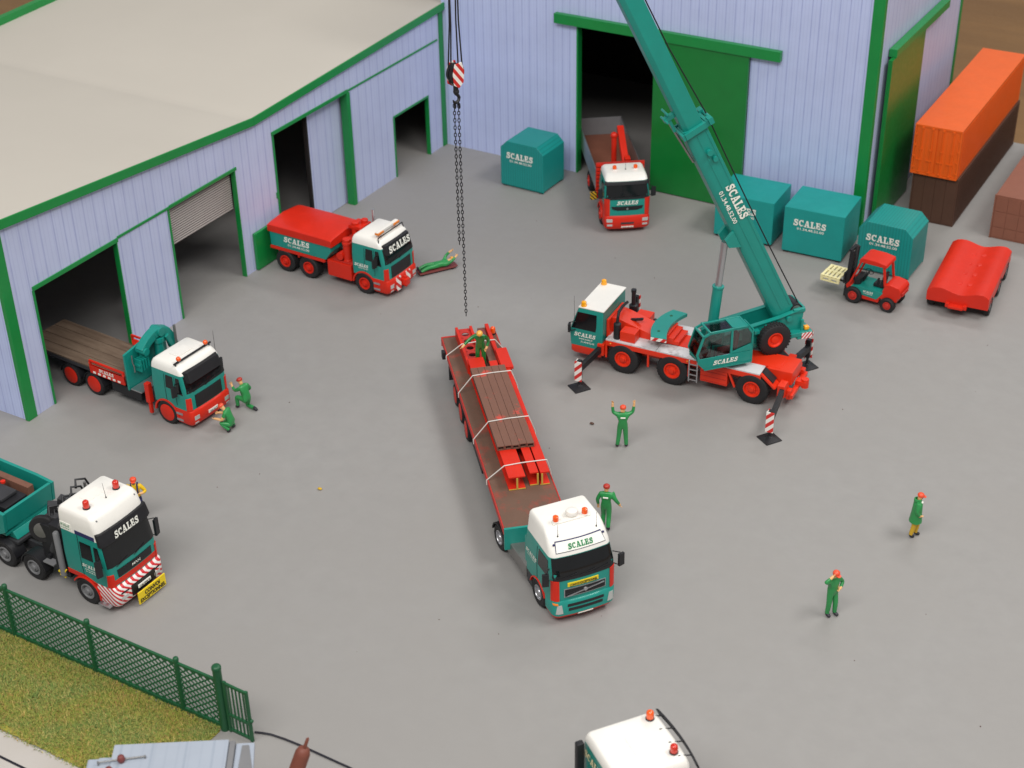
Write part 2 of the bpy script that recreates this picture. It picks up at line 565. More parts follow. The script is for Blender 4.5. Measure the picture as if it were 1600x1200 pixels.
# strip of static grass below the fence, kept between y -48.3 and -44.75
def grass_strip():
    tag(MB().prism([(-2, -48.3), (19.0, -48.28), (19.25, -46.2), (19.3, -44.8), (-2, -44.75)], 'xy', .0, .035).build('lawn', 'turf'), kind='structure')
    m = mat('grass_blade', (150, 142, 48), .9, var=.0)
    nt = m.node_tree
    g = nt.nodes.new('ShaderNodeNewGeometry')
    rp = nt.nodes.new('ShaderNodeValToRGB')
    e = rp.color_ramp.elements
    e[0].position, e[0].color = 0, (*lin((112, 130, 52)), 1)
    e[1].position, e[1].color = 1, (*lin((198, 170, 100)), 1)
    for pos, c in ((.35, (142, 150, 62)), (.6, (166, 164, 74)), (.85, (166, 128, 74))):
        x = e.new(pos)
        x.color = (*lin(c), 1)
    nt.links.new(g.outputs['Random Per Island'], rp.inputs[0])
    # clumps: greener and browner drifts
    tc = nt.nodes.new('ShaderNodeTexCoord')
    nz = nt.nodes.new('ShaderNodeTexNoise')
    nz.inputs['Scale'].default_value = .7 / S
    nz.inputs['Detail'].default_value = 5
    nt.links.new(tc.outputs['Object'], nz.inputs['Vector'])
    mr = nt.nodes.new('ShaderNodeMapRange')
    mr.inputs['From Min'].default_value = .35
    mr.inputs['From Max'].default_value = .68
    nt.links.new(nz.outputs['Fac'], mr.inputs['Value'])
    mx = nt.nodes.new('ShaderNodeMix')
    mx.data_type = 'RGBA'
    mx.blend_type = 'MIX'
    nt.links.new(mr.outputs[0], mx.inputs[0])
    nt.links.new(rp.outputs[0], mx.inputs[6])
    hs = nt.nodes.new('ShaderNodeHueSaturation')
    hs.inputs['Hue'].default_value = .545
    hs.inputs['Value'].default_value = .86
    hs.inputs['Saturation'].default_value = .9
    nt.links.new(rp.outputs[0], hs.inputs['Color'])
    nt.links.new(hs.outputs[0], mx.inputs[7])
    nt.links.new(mx.outputs[2], nt.nodes['Principled BSDF'].inputs['Base Color'])
    vs, fs = [], []
    rnd = random.Random(3)
    for i in range(60000):
        x = rnd.uniform(6.5, 19.25)
        y = rnd.uniform(-48.45, -44.62)
        if y < -48.2 + .12 * math.sin(x * 3) and rnd.random() < .7: continue
        h = rnd.uniform(.03, .12)
        a = rnd.uniform(0, 6.283)
        l = rnd.uniform(.04, .16)
        w = rnd.uniform(.012, .026)
        dx, dy = math.cos(a), math.sin(a)
        b = len(vs)
        vs += [(x - dy * w, y + dx * w, .03), (x + dy * w, y - dx * w, .03), (x + dx * l, y + dy * l, .03 + h)]
        fs.append((b, b + 1, b + 2))
    me = bpy.data.meshes.new('grass')
    me.from_pydata([Vector(v) * S for v in vs], [], fs)
    me.materials.append(m)
    o = bpy.data.objects.new('grass', me)
    col.objects.link(o)
    tag(o, 'mottled yellow-green flock grass in the strip below the green fence', 'grass', kind='stuff')
grass_strip()
tag(MB().box(-22, 47.5, -60, -48.35, .004, .05).build('pavement', 'pavement', bevel=.03), kind='structure')
tag(MB().tube([(x, -49.25, .03 + .02) for x in (-20, 0, 15, 19, 30)], .045, 6).build('cable', 'cable'), 'thin dark cable lying on the pale pavement beside the lawn strip', 'cable')
tag(MB().tube([(20.35, -44.3, .04), (20.6, -44.2, .04), (20.9, -44.12, .04), (21.4, -44.07, .04), (22, -44.05, .04), (24, -44.08, .04), (26.5, -44.2, .04)], .036, 6).build('cable', 'cable'), 'black cable running along the yard from the open end of the gate', 'cable')

# ---- left hall: low workshop with four openings, butterfly roof
def left_hall():
    t = thing('workshop_hall', 'long pale lavender workshop with shallow V roof and four green-framed openings', 'building', (0, 0, 0))
    Y0, Y1, T = -34.0, -.02, .18
    def top(y):
        return 7.72 + (-17.35 - y) * .0922 if y < -17.35 else 7.72 + (y + 17.35) * .0346
    ops = [(-32.4, -27.3, 5.68), (-23.76, -18.95, 5.8), (-15.8, -9.52, 6.5), (-5.29, -1.81, 3.57)]
    # front wall: piers and lintels as one sheet with real openings
    w = MB()
    ys = [Y0] + [v for o in ops for v in o[:2]] + [Y1]
    def pier(a, b, z0):
        pts = [(a, z0), (b, z0), (b, top(b))]
        if a < -17.35 < b: pts.append((-17.35, top(-17.35)))
        pts.append((a, top(a)))
        w.prism(pts, 'yz', -T, 0)
    for i in range(0, len(ys), 2): pier(ys[i], ys[i + 1], 0)
    for a, b, h in ops: pier(a, b, h)
    w.build('front_wall', 'wall_left', t)
    e = MB()
    e.prism([(-20.3, 0), (-.2, 0), (-.2, top(Y0)), (-20.3, top(Y0))], 'xz', Y0, Y0 + .4)
    e.build('end_wall', 'wall_back', t)
    b = MB()
    b.prism([(Y0, 0), (13, 0), (13, 8.6), (0, 8.4), (-17.35, 7.7), (Y0, top(Y0))], 'yz', -20.7, -20.32)
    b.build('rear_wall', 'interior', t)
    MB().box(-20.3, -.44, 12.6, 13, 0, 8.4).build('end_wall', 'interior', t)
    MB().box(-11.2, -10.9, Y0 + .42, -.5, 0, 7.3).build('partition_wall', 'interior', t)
    # roof: two sheets folded along the valley
    r2 = MB()
    line = [(Y0 - .1, top(Y0)), (-18.3, top(-18.3)), (-17.7, top(-17.7) - .05), (-17.35, top(-17.35) - .075), (-16.9, top(-16.9) - .04), (-16.2, top(-16.2)), (-.3, top(-.3)), (13.1, top(-.4) + .3)]
    pts = [(y, z + .02) for y, z in line] + [(y, z + .18) for y, z in line[::-1]]
    r2.prism(pts, 'yz', -20.9, .12)
    r2.build('roof', 'roof_card', t)
    # green fascia strips along the eaves
    for (ya, yb) in ((Y0 - .12, -17.35), (-17.35, .0)):
        f = MB()
        f.prism([(ya, top(ya) - .16), (yb, top(yb) - .16), (yb, top(yb) + .25), (ya, top(ya) + .25)], 'yz', .13, .22)
        f.build('fascia', 'green', t, .015)
    f = MB()
    f.prism([(-17.35, top(-17.35) + .15), (13.1, top(-.4) + .5), (13.1, top(-.4) + .95), (-17.35, top(-17.35) + .6)], 'yz', -20.95, -20.55)
    f.build('fascia', 'green', t, .015)
    f = MB()
    f.prism([(Y0, top(Y0) + .15), (-17.35, top(-17.35) + .15), (-17.35, top(-17.35) + .6), (Y0, top(Y0) + .6)], 'yz', -20.95, -20.55)
    f.build('fascia', 'green', t, .015)
    # corner posts
    MB().box(-.16, .06, Y0 - .06, Y0 + .46, .0, top(Y0) - .1).build('corner_post', 'green', t, .02)
    MB().box(.005, .08, -.42, -.03, 0, top(0) - .2).build('corner_post', 'green', t, .02)
    # lintel strips
    MB().box(.004, .07, -32.45, -27.2, 5.64, 5.84).build('lintel', 'green', t, .015)
    MB().box(.004, .06, -27.2, -23.7, 5.78, 5.90).build('lintel', 'green', t, .015)
    MB().box(.004, .07, -23.7, -18.8, 5.78, 5.94).build('lintel', 'green', t, .015)
    MB().box(.004, .07, -15.9, -9.4, 6.46, 6.64).build('lintel', 'green', t, .015)
    MB().box(.004, .06, -9.4, -.62, 6.50, 6.60).build('lintel', 'green', t, .015)
    MB().box(.004, .05, -5.34, -1.76, 3.53, 3.64).build('lintel', 'green', t, .01)
    # jambs: edge strips and painted reveals
    for (a, b, h), wR in zip(ops, (.14, .18, .34, .14)):
        MB().box(.004, .05, a - .08, a + .03, 0, h - .02).build('jamb', 'green', t, .01)
        MB().box(-T - .03, .05, b - .015, b + wR * .3, 0, h - .02).build('jamb', 'green', t, .012)
    MB().box(-T - .2, .08, -9.54, -9.26, 0, 6.45).build('jamb', 'green', t, .012)
    # half-lowered roller shutter in the second opening: each slat its own
    sh = MB().box(-.36, -.30, -23.74, -18.97, 3.72, 5.78).build('roller_shutter', 'dark_grey', t)
    sl = MB().box(-.31, -.25, -23.72, -18.99, 0, .085).mesh('slat', .02, 1)
    sl.materials.append(MATS['shutter'])
    for k in range(17):
        o = bpy.data.objects.new('slat', sl)
        col.objects.link(o)
        o.parent = sh
        o.location = Vector((0, 0, 3.74 + k * .12)) * S
    # sliding lavender door half across the third opening
    MB().box(-.66, -.50, -12.4, -9.3, .02, 6.45).build('sliding_door', 'wall_left', t, .01)
    MB().box(-.70, -.48, -12.48, -12.36, .02, 6.45).build('door_edge', 'interior', t, .01)
    # low green door leaf folded back on the wall
    d = MB().box(.03, .2, -18.15, -16.45, .05, 2.05).build('low_door', 'green', t, .02)
    MB().box(.205, .26, -16.7, -16.6, 1.0, 1.2).build('handle', 'steel', d)
    MB().box(.005, .06, -15.97, -15.89, 3.1, 3.4).build('bracket', 'green', t)
left_hall()

# ---- tall hall behind, big sliding green doors on the front and the side
def tall_hall():
    t = thing('tall_hall', 'tall pale blue corrugated hall with big sliding green doors', 'building')
    H, X1, Y1, T = 17.0, 25.35, 14.4, .42
    w = MB()
    w.box(.0, 8.7, 0, T, 0, H).box(18.7, X1, 0, T, 0, H).box(8.7, 18.7, 0, T, 8.6, H)
    w.build('front_wall', 'wall_back', t)
    s = MB().box(X1 - T, X1, T, Y1, 0, H)
    s.build('side_wall', 'wall_left', t)
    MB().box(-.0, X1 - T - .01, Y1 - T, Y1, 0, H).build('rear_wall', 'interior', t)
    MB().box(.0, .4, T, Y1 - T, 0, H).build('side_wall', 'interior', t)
    MB().box(-.3, X1 + .3, -.3, Y1 + .3, H, H + .3).build('roof', 'roof_card', t)
    MB().box(X1 - .52, X1 + .06, -.06, .004, 0, H - .1).build('corner_post', 'green', t, .015)
    MB().box(X1 + .004, X1 + .06, .006, .3, 0, H - .1).build('corner_post', 'green', t, .015)
    MB().box(X1 + .004, X1 + .07, Y1 - .3, Y1 + .02, 0, H - .1).build('corner_post', 'green', t, .015)
    MB().box(7.4, 20.4, -.34, -.02, 8.62, 9.16).build('door_rail', 'green', t, .02)
    d = MB().box(13.35, 18.7, -.24, -.06, .05, 8.66).build('sliding_door', 'green_door', t, .02)
    MB().box(8.64, 8.74, -.05, T, 0, 8.6).build('jamb', 'green', t, .01)
    # side door and rail
    MB().box(X1 + .04, X1 + .46, 1.45, 10.2, 9.2, 9.62).build('door_rail', 'green', t, .02)
    MB().box(X1 + .2, X1 + .42, 1.0, 6.3, .05, 9.2).build('sliding_door', 'green_door', t, .02)
tall_hall()

# ---- fence of green lattice bays on posts, and its gate
def fence():
    t = thing('lattice_fence', 'dark green diamond lattice fence with posts above the grass strip', 'fence', (0, -44.62, 0))
    posts = [1.9, 5.9, 9.85, 13.7, 17.62, 19.38]
    H = 2.12
    for i, x in enumerate(posts):
        big = i == len(posts) - 1
        r = .15 if big else .09
        h = 2.75 if big else 2.34
        MB().lathe([(r, 0), (r, h - .12), (r * 1.1, h - .11), (r * 1.1, h - .03), (r * .95, h + .01), (r * .5, h + .04)], (x, 0, 0), (0, 0, 1), 12).build('post', 'fence_green', t)
    for a, b in zip(posts[:-1], posts[1:]):
        a2, b2 = a + .06, b - .06
        MB().box(a2, b2, -.045, .045, H - .05, H + .05).build('rail', 'fence_green', t, .01)
        MB().box(a2, b2, -.05, .05, .02, .2).build('rail', 'fence_green', t, .01)
        m = MB()
        st = .30
        z0, z1 = .2, H - .05
        for sgn in (1, -1):
            k = a2 - (z1 - z0)
            while k < b2 + (z1 - z0):
                # line x = k + s*(z - z0)
                if sgn == 1: xa, xb = k, k + (z1 - z0) * 1.25
                else: xa, xb = k + (z1 - z0) * 1.25, k
                p, q = Vector((xa, 0, z0)), Vector((xb, 0, z1))
                d = q - p
                lo, hi = 0., 1.
                for bound, side in ((a2, 1), (b2, -1)):
                    if abs(d.x) > 1e-6:
                        s_ = (bound - p.x) / d.x
                        if (d.x > 0) == (side == 1): lo = max(lo, s_)
                        else: hi = min(hi, s_)
                if hi - lo > .02:
                    y = .012 * sgn
                    m.bar(p + d * lo + Vector((0, y, 0)), p + d * hi + Vector((0, y, 0)), .024, .056)
                k += st
        tag(m.build('lattice', 'fence_green', t), kind='stuff')
    g = thing('gate', 'small dark green barred gate at the end of the lattice fence', 'gate', (19.62, -44.62, 0), -2)
    for x in (0, .92): MB().box(x - .05, x + .05, -.05, .05, .02, 2.2).build('stile', 'fence_green', g, .012)
    for z in (.12, .78, 2.12): MB().box(.05, .87, -.04, .04, z - .05, z + .05).build('rail', 'fence_green', g, .01)
    for k in range(5): MB().box(.15 + k * .155 - .02, .15 + k * .155 + .02, -.025, .025, .16, 2.08).build('bar', 'fence_green', g)
    MB().ball((1.0, 0, .95), .07).build('latch', 'fence_green', g)
fence()

# ---- things at the near edge: pale roof of a kiosk model, and a pointed brown post
def kiosk():
    t = thing('kiosk', 'small kiosk with pale blue-grey boarded roof beside the lawn', 'kiosk', (21.3, -48.75, .0), 33)
    MB().box(-2.2, 1.7, -2.4, -.1, .06, 3.5).build('wall', 'pale_roof', t, .03)
    MB().box(-1.75, 1.62, -2.7, .12, 3.520, 3.780).build('roof', 'pale_lines', t, .03)
    MB().box(-2.45, -1.76, -2.7, -.35, 3.520, 3.700).build('roof', 'pale_lines', t, .03)
    MB().box(1.63, 1.80, -2.7, .12, 3.500, 3.720).build('gable_trim', 'grey', t, .02)
    MB().prism([(1.81, .12), (2.35, .12), (2.5, -2.7), (1.81, -2.7)], 'xy', 3.460, 3.600).build('canopy', 'pale_roof', t, .02)
    MB().prism([(2.0, .0), (2.2, .0), (2.42, -1.2), (1.96, -1.2)], 'xy', 3.605, 3.630).build('canopy_panel', 'grey', t, .005)
    MB().cyl((-2.1, -.62, 3.820), (-.75, -.5, 3.860), .025).build('wire', 'steel', t)
    for x, y in ((-1.42, -.6), (-1.7, -1.05)):
        MB().lathe([(.06, 0), (.10, .05), (.12, .14), (.09, .24), (.05, .27)], (x, y, 3.760), (0, 0, 1), 12).build('insulator', 'maroon', t)
    MB().cyl((-2.1, -.62, 3.680), (-2.1, -.62, 3.850), .03).build('wire_post', 'steel', t)
    MB().cyl((-.75, -.5, 3.760), (-.75, -.5, 3.880), .03).build('wire_post', 'steel', t)
kiosk()
t = thing('pointed_post', 'brown round post tapering to a thin spike, leaning beside the black cable', 'post', (23.6, -47.55, 0))
MB().lathe([(.30, 0), (.30, .2), (.26, .25), (.23, 3.7), (.18, 3.86), (.08, 3.94)], (0, 0, 0), (.3, .17, 1), 16).build('shaft', 'pencil_brown', t)
MB().lathe([(.055, 3.9), (.05, 4.3), (.02, 4.36)], (0, 0, 0), (.3, .17, 1), 10).build('spike', 'pencil_brown', t)

# ------------------------------------------------------------------ vehicle building blocks (x forward, y left, front axle at x=0)
def wheel(parent, x, side, r=.52, w=.34, outer=1.24, rim='red', style='hub', tyre='rubber', rr=.30):
    """wheel part = rim disc, with its tyre as a sub-part"""
    y1 = side * outer
    ax = (0, side, 0)
    o = (x, side * (outer - w), r)
    m = MB()
    if style == 'disc':
        m.lathe([(rr + .08, w - .10), (rr + .08, w - .01), (rr + .03, w + .01), (.0 + .05, w + .025)], o, ax, 22)
    elif style == 'silver':
        m.lathe([(rr, w - .14), (rr, w - .01), (rr - .035, w - .0), (rr - .06, w - .08), (.17, w - .11), (.16, w - .02), (.13, w + .01), (.04, w + .01)], o, ax, 20)
    else:
        m.lathe([(rr + .02, w - .14), (rr + .02, w + .0), (rr - .03, w + .005), (rr - .07, w - .09), (.19, w - .10), (.17, w - .03), (.12, w - .02), (.10, w + .045), (.03, w + .05)], o, ax, 20)
        for k in range(8):
            a = k * math.pi / 4
            m.cyl(Vector(o) + Vector((math.cos(a) * .22, side * (w - .1), math.sin(a) * .22)), Vector(o) + Vector((math.cos(a) * .22, side * (w - .055), math.sin(a) * .22)), .02, n=6)
    wh = m.build('wheel', rim, parent)
    t = MB()
    t.lathe([(rr - .02, .02), (r - .06, 0), (r - .015, .03), (r, .07), (r, w - .07), (r - .015, w - .03), (r - .06, w), (rr + .03, w - .025), (rr, w - .04), (rr - .03, w - .13)], o, ax, 28, closed=True)
    # tread blocks
    n = 30
    for k in range(n):
        a = 2 * math.pi * k / n
        for s0, s1, off in ((.05, w * .45, 0), (w * .55, w - .05, .5)):
            a2 = a + off * 2 * math.pi / n
            c = Vector(o) + Vector((math.cos(a2) * r, side * (s0 + s1) / 2, math.sin(a2) * r))
            t.obox(c, (.024, s1 - s0, .06), (0, -a2, 0))
    t.build('tyre', tyre, wh)
    return wh

def arch(parent, x, side, m, r0=.60, r1=.68, y0=.86, y1=1.27, a0=8, a1=172, name='wheel_arch', z=.52):
    secs = []
    n = 14
    for k in range(n + 1):
        a = R(a0 + (a1 - a0) * k / n)
        c, s_ = math.cos(a), math.sin(a)
        secs.append([(x + r0 * c, side * y0, z + r0 * s_), (x + r1 * c, side * y0, z + r1 * s_), (x + r1 * c, side * y1, z + r1 * s_), (x + r0 * c, side * y1, z + r0 * s_)])
    return MB().loft(secs).build(name, m, parent, .012)

class Cab:
    """levels: (z, x_rear, x_front, half_width, front_radius, rear_radius, bulge)"""
    def __init__(s, levels): s.L = levels
    def at(s, z):
        L = s.L
        if z <= L[0][0]: return L[0][1:]
        for a, b in zip(L[:-1], L[1:]):
            if z <= b[0]:
                t = (z - a[0]) / max(1e-9, b[0] - a[0])
                return tuple(p + (q - p) * t for p, q in zip(a[1:], b[1:]))
        return L[-1][1:]
    def ring(s, z):
        xr, xf, hw, rf, rr, b = s.at(z)
        P = []
        def arc(cx, cy, r, a0):
            for k in range(6):
                a = R(a0 + 90 * k / 5)
                P.append((cx + r * math.cos(a), cy + r * math.sin(a), z))
        arc(xr + rr, -hw + rr, rr, 180)
        arc(xf - rf, -hw + rf, rf, -90)
        for t in (-.75, -.5, -.25, 0, .25, .5, .75):
            P.append((xf + b * (1 - t * t), t * (hw - rf), z))
        arc(xf - rf, hw - rf, rf, 0)
        arc(xr + rr, hw - rr, rr, 90)
        return P
    def shell(s, z0, z1, name, m, parent, cap_round=0.):
        zs = sorted({z0, z1} | {l[0] for l in s.L if z0 < l[0] < z1})
        return MB().loft([s.ring(z) for z in zs]).build(name, m, parent, angle=50)
    def front(s, z, y):
        xr, xf, hw, rf, rr, b = s.at(z)
        e = hw - rf
        a = abs(y)
        if a <= e: return xf + b * (1 - (y / e) ** 2)
        d = min(a - e, rf)
        return xf - rf + math.sqrt(max(0, rf * rf - d * d))
    def fpatch(s, z0, z1, yb, yt, name, m, parent, eps=.012, y0b=None, y0t=None, depth=.05, nu=16, nv=4):
        """front patch between heights, spanning y0..y (default symmetric)"""
        y0b = -yb if y0b is None else y0b
        y0t = -yt if y0t is None else y0t
        def fn(u, v):
            z = z0 + (z1 - z0) * v
            ya = y0b + (y0t - y0b) * v
            yc = yb + (yt - yb) * v
            y = ya + (yc - ya) * u
            k = 1 + eps / 1.2
            return (s.front(z, y) + eps, y * k, z)
        return MB().grid(fn, nu, nv, (-depth, 0, 0)).build(name, m, parent)
    def spatch(s, side, z0, z1, xb0, xb1, xt0, xt1, name, m, parent, eps=.012, depth=.05):
        def fn(u, v):
            z = z0 + (z1 - z0) * v
            a = xb0 + (xt0 - xb0) * v
            b = xb1 + (xt1 - xb1) * v
            hw = s.at(z)[2]
            return (a + (b - a) * u, side * (hw + eps), z)
        return MB().grid(fn, 3, 3, (0, -side * depth, 0)).build(name, m, parent)
    def fplane(s, z, y=0):
        """point on the front, and the local up vector"""
        p = Vector((s.front(z, y), y, z))
        q = Vector((s.front(z + .05, y), y, z + .05))
        return p, (q - p).normalized()

def beacon(parent, p, m='beacon', r=.10, h=.24, base='black'):
    p = Vector(p)
    b = MB().lathe([(r * 1.15, 0), (r * 1.15, .05), (r * .95, .06)], p, (0, 0, 1), 14).build('beacon', base, parent)
    MB().lathe([(r, .055), (r, h * .7), (r * .92, h * .88), (r * .55, h), (.01, h * 1.01)], p, (0, 0, 1), 14).build('beacon_lens', m, parent)

def mirror(parent, x, side, z, y=1.24, h=.52, m='black', fwd=.22):
    mb = MB()
    mb.tube([(x, side * y, z + h * .55), (x + fwd, side * (y + .2), z + h * .6), (x + fwd, side * (y + .22), z + h * .3)], .022, 6)
    mb.tube([(x, side * y, z - h * .45), (x + fwd, side * (y + .2), z - h * .5), (x + fwd, side * (y + .22), z - h * .2)], .022, 6)
    a = len(mb.v)
    mb.obox((x + fwd, side * (y + .24), z), (.10, .24, h), (0, 0, side * .25))
    return mb.build('mirror', m, parent, .015)

def wiper(parent, cab, z, y, L=.55):
    p = Vector((cab.front(z, y) + .03, y, z))
    q = Vector((cab.front(z + .1, y + L) + .03, y + L, z + .12))
    return MB().tube([p, q], .014, 5).build('wiper', 'black', parent)

def aerial(parent, p, L=.6, lean=(0, 0)):
    p = Vector(p)
    return MB().lathe([(.03, 0), (.025, .05), (.010, .06), (.006, L)], p, Vector((lean[0], lean[1], 1)), 6).build('aerial', 'black', parent)

# ------------------------------------------------------------------ white-roofed tractor unit pulling the beam trailer
def volvo():
    t = thing('truck_tractor', 'teal truck tractor with high white roof, yellow convoy plate and two orange beacons', 'truck', (26.04, -33.05, 0), -36.6)
    C = Cab([(.98, -1.04, 1.34, 1.23, .30, .08, .05), (1.9, -1.04, 1.32, 1.24, .30, .08, .06), (2.2, -1.04, 1.29, 1.24, .28, .08, .06), (2.72, -1.04, 1.06, 1.20, .26, .10, .06), (2.95, -1.04, .98, 1.17, .24, .12, .06),
             (3.34, -1.04, .62, 1.12, .22, .10, .08), (3.50, -1.03, .40, 1.09, .20, .10, .08), (3.57, -1.0, .26, 1.03, .18, .10, .06), (3.59, -.95, .18, .96, .16, .1, .05)])
    cab = C.shell(.98, 2.78, 'cab', 'teal', t)
    C.shell(2.781, 3.58, 'roof', 'white', cab)
    C.fpatch(2.06, 2.76, 1.19, 1.13, 'windscreen', 'glass', cab)
    C.fpatch(1.93, 2.05, 1.17, 1.17, 'wiper_panel', 'black', cab)
    for y in (-.9, -.2, .35): wiper(cab, C, 2.04, y, .6)
    # sign on the roof front
    C.fpatch(2.93, 3.25, .95, .88, 'sign_frame', 'navy', cab, eps=.02)
    C.fpatch(2.955, 3.225, .92, .85, 'sign_panel', 'letter', cab, eps=.032)
    p, u = C.fplane(3.0)
    p2 = Vector((C.front(3.0, .5), .5, 3.0))
    scales(cab, p + Vector((.035, 0, 0)), (0, 1, 0), u, .98, .21, 'letter_green', .05)
    # front panel, grille, bumper
    C.fpatch(1.64, 1.80, .50, .50, 'convoy_plate', 'yellow', cab, eps=.03, y0b=-.66, y0t=-.66)
    words('CONVOI EXCEPTIONNEL', cab, (C.front(1.67, 0) + .035, -.08, 1.675), (0, 1, 0), (0, 0, 1), 1.08, .10, 'letter_black', .05)
    for s_ in (-1, 1):
        C.fpatch(1.08, 1.94, s_ * 1.21, s_ * 1.21, 'corner_panel', 'red', cab, eps=.03, y0b=s_ * .97, y0t=s_ * .97, nu=5)
    g = C.fpatch(1.20, 1.56, .80, .80, 'grille', 'silver', cab, eps=.02)
    C.fpatch(1.235, 1.525, .76, .76, 'grille_mesh', 'black_gloss', g, eps=.035)
    MB().bar((1.44, -.72, 1.27), (1.44, .72, 1.50), .03, .03).build('grille_bar', 'silver', g)
    MB().lathe([(.08, 0), (.07, .03), (.02, .04)], (1.42, .0, 1.385), (1, 0, 0), 12).build('badge', 'silver', g)
    B = Cab([(.26, .62, 1.30, 1.16, .26, .05, .05), (.42, .6, 1.40, 1.22, .28, .05, .06), (.98, .6, 1.42, 1.24, .28, .05, .06), (1.06, .6, 1.36, 1.2, .26, .05, .05)])
    bp = B.shell(.42, 1.06, 'bumper', 'teal', t)
    B.shell(.26, .419, 'bumper_lip', 'red', bp)
    for z0, z1, yy in ((.80, .92, .70), (.60, .72, .66)):
        B.fpatch(z0, z1, yy, yy, 'bumper_slot', 'black', bp)
    for s_ in (-1, 1):
        B.fpatch(.52, .92, s_ * 1.12, s_ * 1.08, 'headlight', 'headlight', bp, y0b=s_ * .86, y0t=s_ * .92, nu=5)
    B.fpatch(.94, 1.0, -1.05, -1.05, 'indicator', 'lens_orange', bp, y0b=-1.2, y0t=-1.2, nu=4, eps=.02)
    B.fpatch(.30, .40, .28, .28, 'number_plate', 'letter', bp, y0b=-.28, y0t=-.28, eps=.03)
    words('8108 ZNR 95', bp, (B.front(.32, 0) + .04, 0, .325), (0, 1, 0), (0, 0, 1), .46, .055, 'letter_black')
    # sides
    for s_ in (-1, 1):
        C.spatch(s_, 1.92, 2.62, .05, .98, .10, .86, 'side_window', 'glass', cab)
        C.spatch(s_, 1.2, 2.64, -.05, -.03, -.05, -.03, 'door_gap', 'black', cab)
        mirror(cab, 1.02, s_, 2.1)
        arch(t, 0, s_, 'red', r0=.62, r1=.67, a0=20, a1=165)
        wheel(t, 0, s_, rim='silver', style='silver', r=.56)
        wheel(t, -3.62, s_, rim='silver', style='silver', w=.5)
        arch(t, -3.62, s_, 'black', r0=.56, r1=.62, y0=.70)
        box('side_skirt', 'dark_grey', t, -1.02, -.62, s_ * .82, s_ * 1.2, .35, 1.0)
    scales(cab, (-.52, -1.235, 1.86), (1, 0, 0), (0, 0, 1), .92, .17)
    words('www.scales.fr', cab, (-.52, -1.235, 1.76), (1, 0, 0), (0, 0, 1), .7, .06)
    scales(cab, (-.55, -1.115, 2.98), (1, 0, 0), (0, .12, 1), .62, .15, 'letter_green')
    box('fuel_tank', 'steel', t, -2.9, -1.1, -1.22, -.62, .42, .98, .06)
    box('air_tank', 'steel', t, -2.7, -1.1, .62, 1.2, .42, .98, .06)
    for y in (-.42, .42): box('chassis_rail', 'dark_grey', t, -4.6, 1.0, y - .06, y + .06, .62, .92)
    box('catwalk', 'grey', t, -2.8, -1.15, -.7, .7, .925, .97)
    MB().lathe([(.5, 0), (.5, .08), (.12, .1)], (-3.4, 0, .95), (0, 0, 1), 18).build('fifth_wheel', 'black', t)
    # roof furniture
    box('beacon_bar', 'white', cab, .02, .26, -.72, .74, 3.55, 3.64, .03)
    beacon(cab, (.14, -.58, 3.63), base='white', r=.11, h=.27)
    beacon(cab, (.14, .55, 3.63), base='white', r=.11, h=.27)
    MB().lathe([(.10, 0), (.12, .08), (.22, .1), (.23, .18), (.20, .25), (.10, .3), (.02, .305)], (-.02, .12, 3.58), (0, 0, 1), 20).build('roof_dome', 'white', cab)
    aerial(cab, (.62, -.72, 3.34), .52)
    aerial(cab, (.62, .78, 3.34), .62)
    for y in (-.98, .98): MB().ball((.80, y * .98, 3.18), .045).build('marker_lamp', 'navy', cab)
    MB().prism([(-1.04, 1.2), (-1.3, 1.2), (-1.3, 2.6), (-1.04, 3.0)], 'xz', 1.12, 1.2).build('air_deflector', 'black', t, .02)
    MB().prism([(-1.04, 1.2), (-1.2, 1.2), (-1.2, 2.3), (-1.04, 2.5)], 'xz', -1.2, -1.12).build('air_deflector', 'teal', t, .02)
volvo()

TRAILER = ((14.38, -20.92, 0), -48.5)
def trailer():
    t = thing('flatbed_trailer', 'long red flatbed trailer with worn brown deck behind the white-roofed tractor', 'trailer', *TRAILER)
    D, L = 1.6, 14.45
    dk = MB().box(0, L, -1.2, 1.2, D - .06, D).build('deck', 'worn_deck', t, .01)
    for s_ in (-1, 1):
        MB().box(0, L, s_ * 1.201, s_ * 1.25, D - .26, D + .012).build('side_rail', 'red_dull', t, .015)
    box('chassis_beam', 'dark_grey', t, .3, L - 3.4, -.5, -.36, .75, D - .08)
    box('chassis_beam', 'dark_grey', t, .3, L - 3.4, .36, .5, .75, D - .08)
    MB().box(L - .001, L + .12, -1.24, 1.24, D - .9, D + .06).build('front_board', 'teal', t, .02)
    box('neck', 'dark_grey', t, L - 3.4, L - .1, -.6, .6, D - .5, D - .08)
    MB().box(-.1, -.001, -1.25, 1.25, D - .42, D + .02).build('rear_board', 'red_dull', t, .02)
    for k in range(3):
        for s_ in (-1, 1):
            wheel(t, 3.1 + k * 1.38, s_, rim='red', style='disc', outer=1.2, w=.42, r=.5)
    for s_ in (-1, 1):
        box('tool_box', 'black', t, 7.2, 9.4, s_ * .75, s_ * 1.16, .62, 1.25, .03)
        box('landing_leg', 'dark_grey', t, 10.2, 10.4, s_ * .7, s_ * .9, .02, 1.3)
        box('mud_flap', 'black', t, 1.55, 1.62, s_ * .8, s_ * 1.2, .35, 1.2)
    box('rear_bracket', 'black', t, 1.0, 1.3, -1.42, -1.27, D - .35, D + .0)
    beacon(t, (.12, 1.08, D + .02), r=.12, h=.34)
    return t
trailer()

def on_trailer(name, label, cat, group=None):
    # the load sits a little to the left of the deck's centre line
    a = R(TRAILER[1])
    return thing(name, label, cat, (TRAILER[0][0] - .16 * math.sin(a), TRAILER[0][1] + .16 * math.cos(a), 0), TRAILER[1], group)

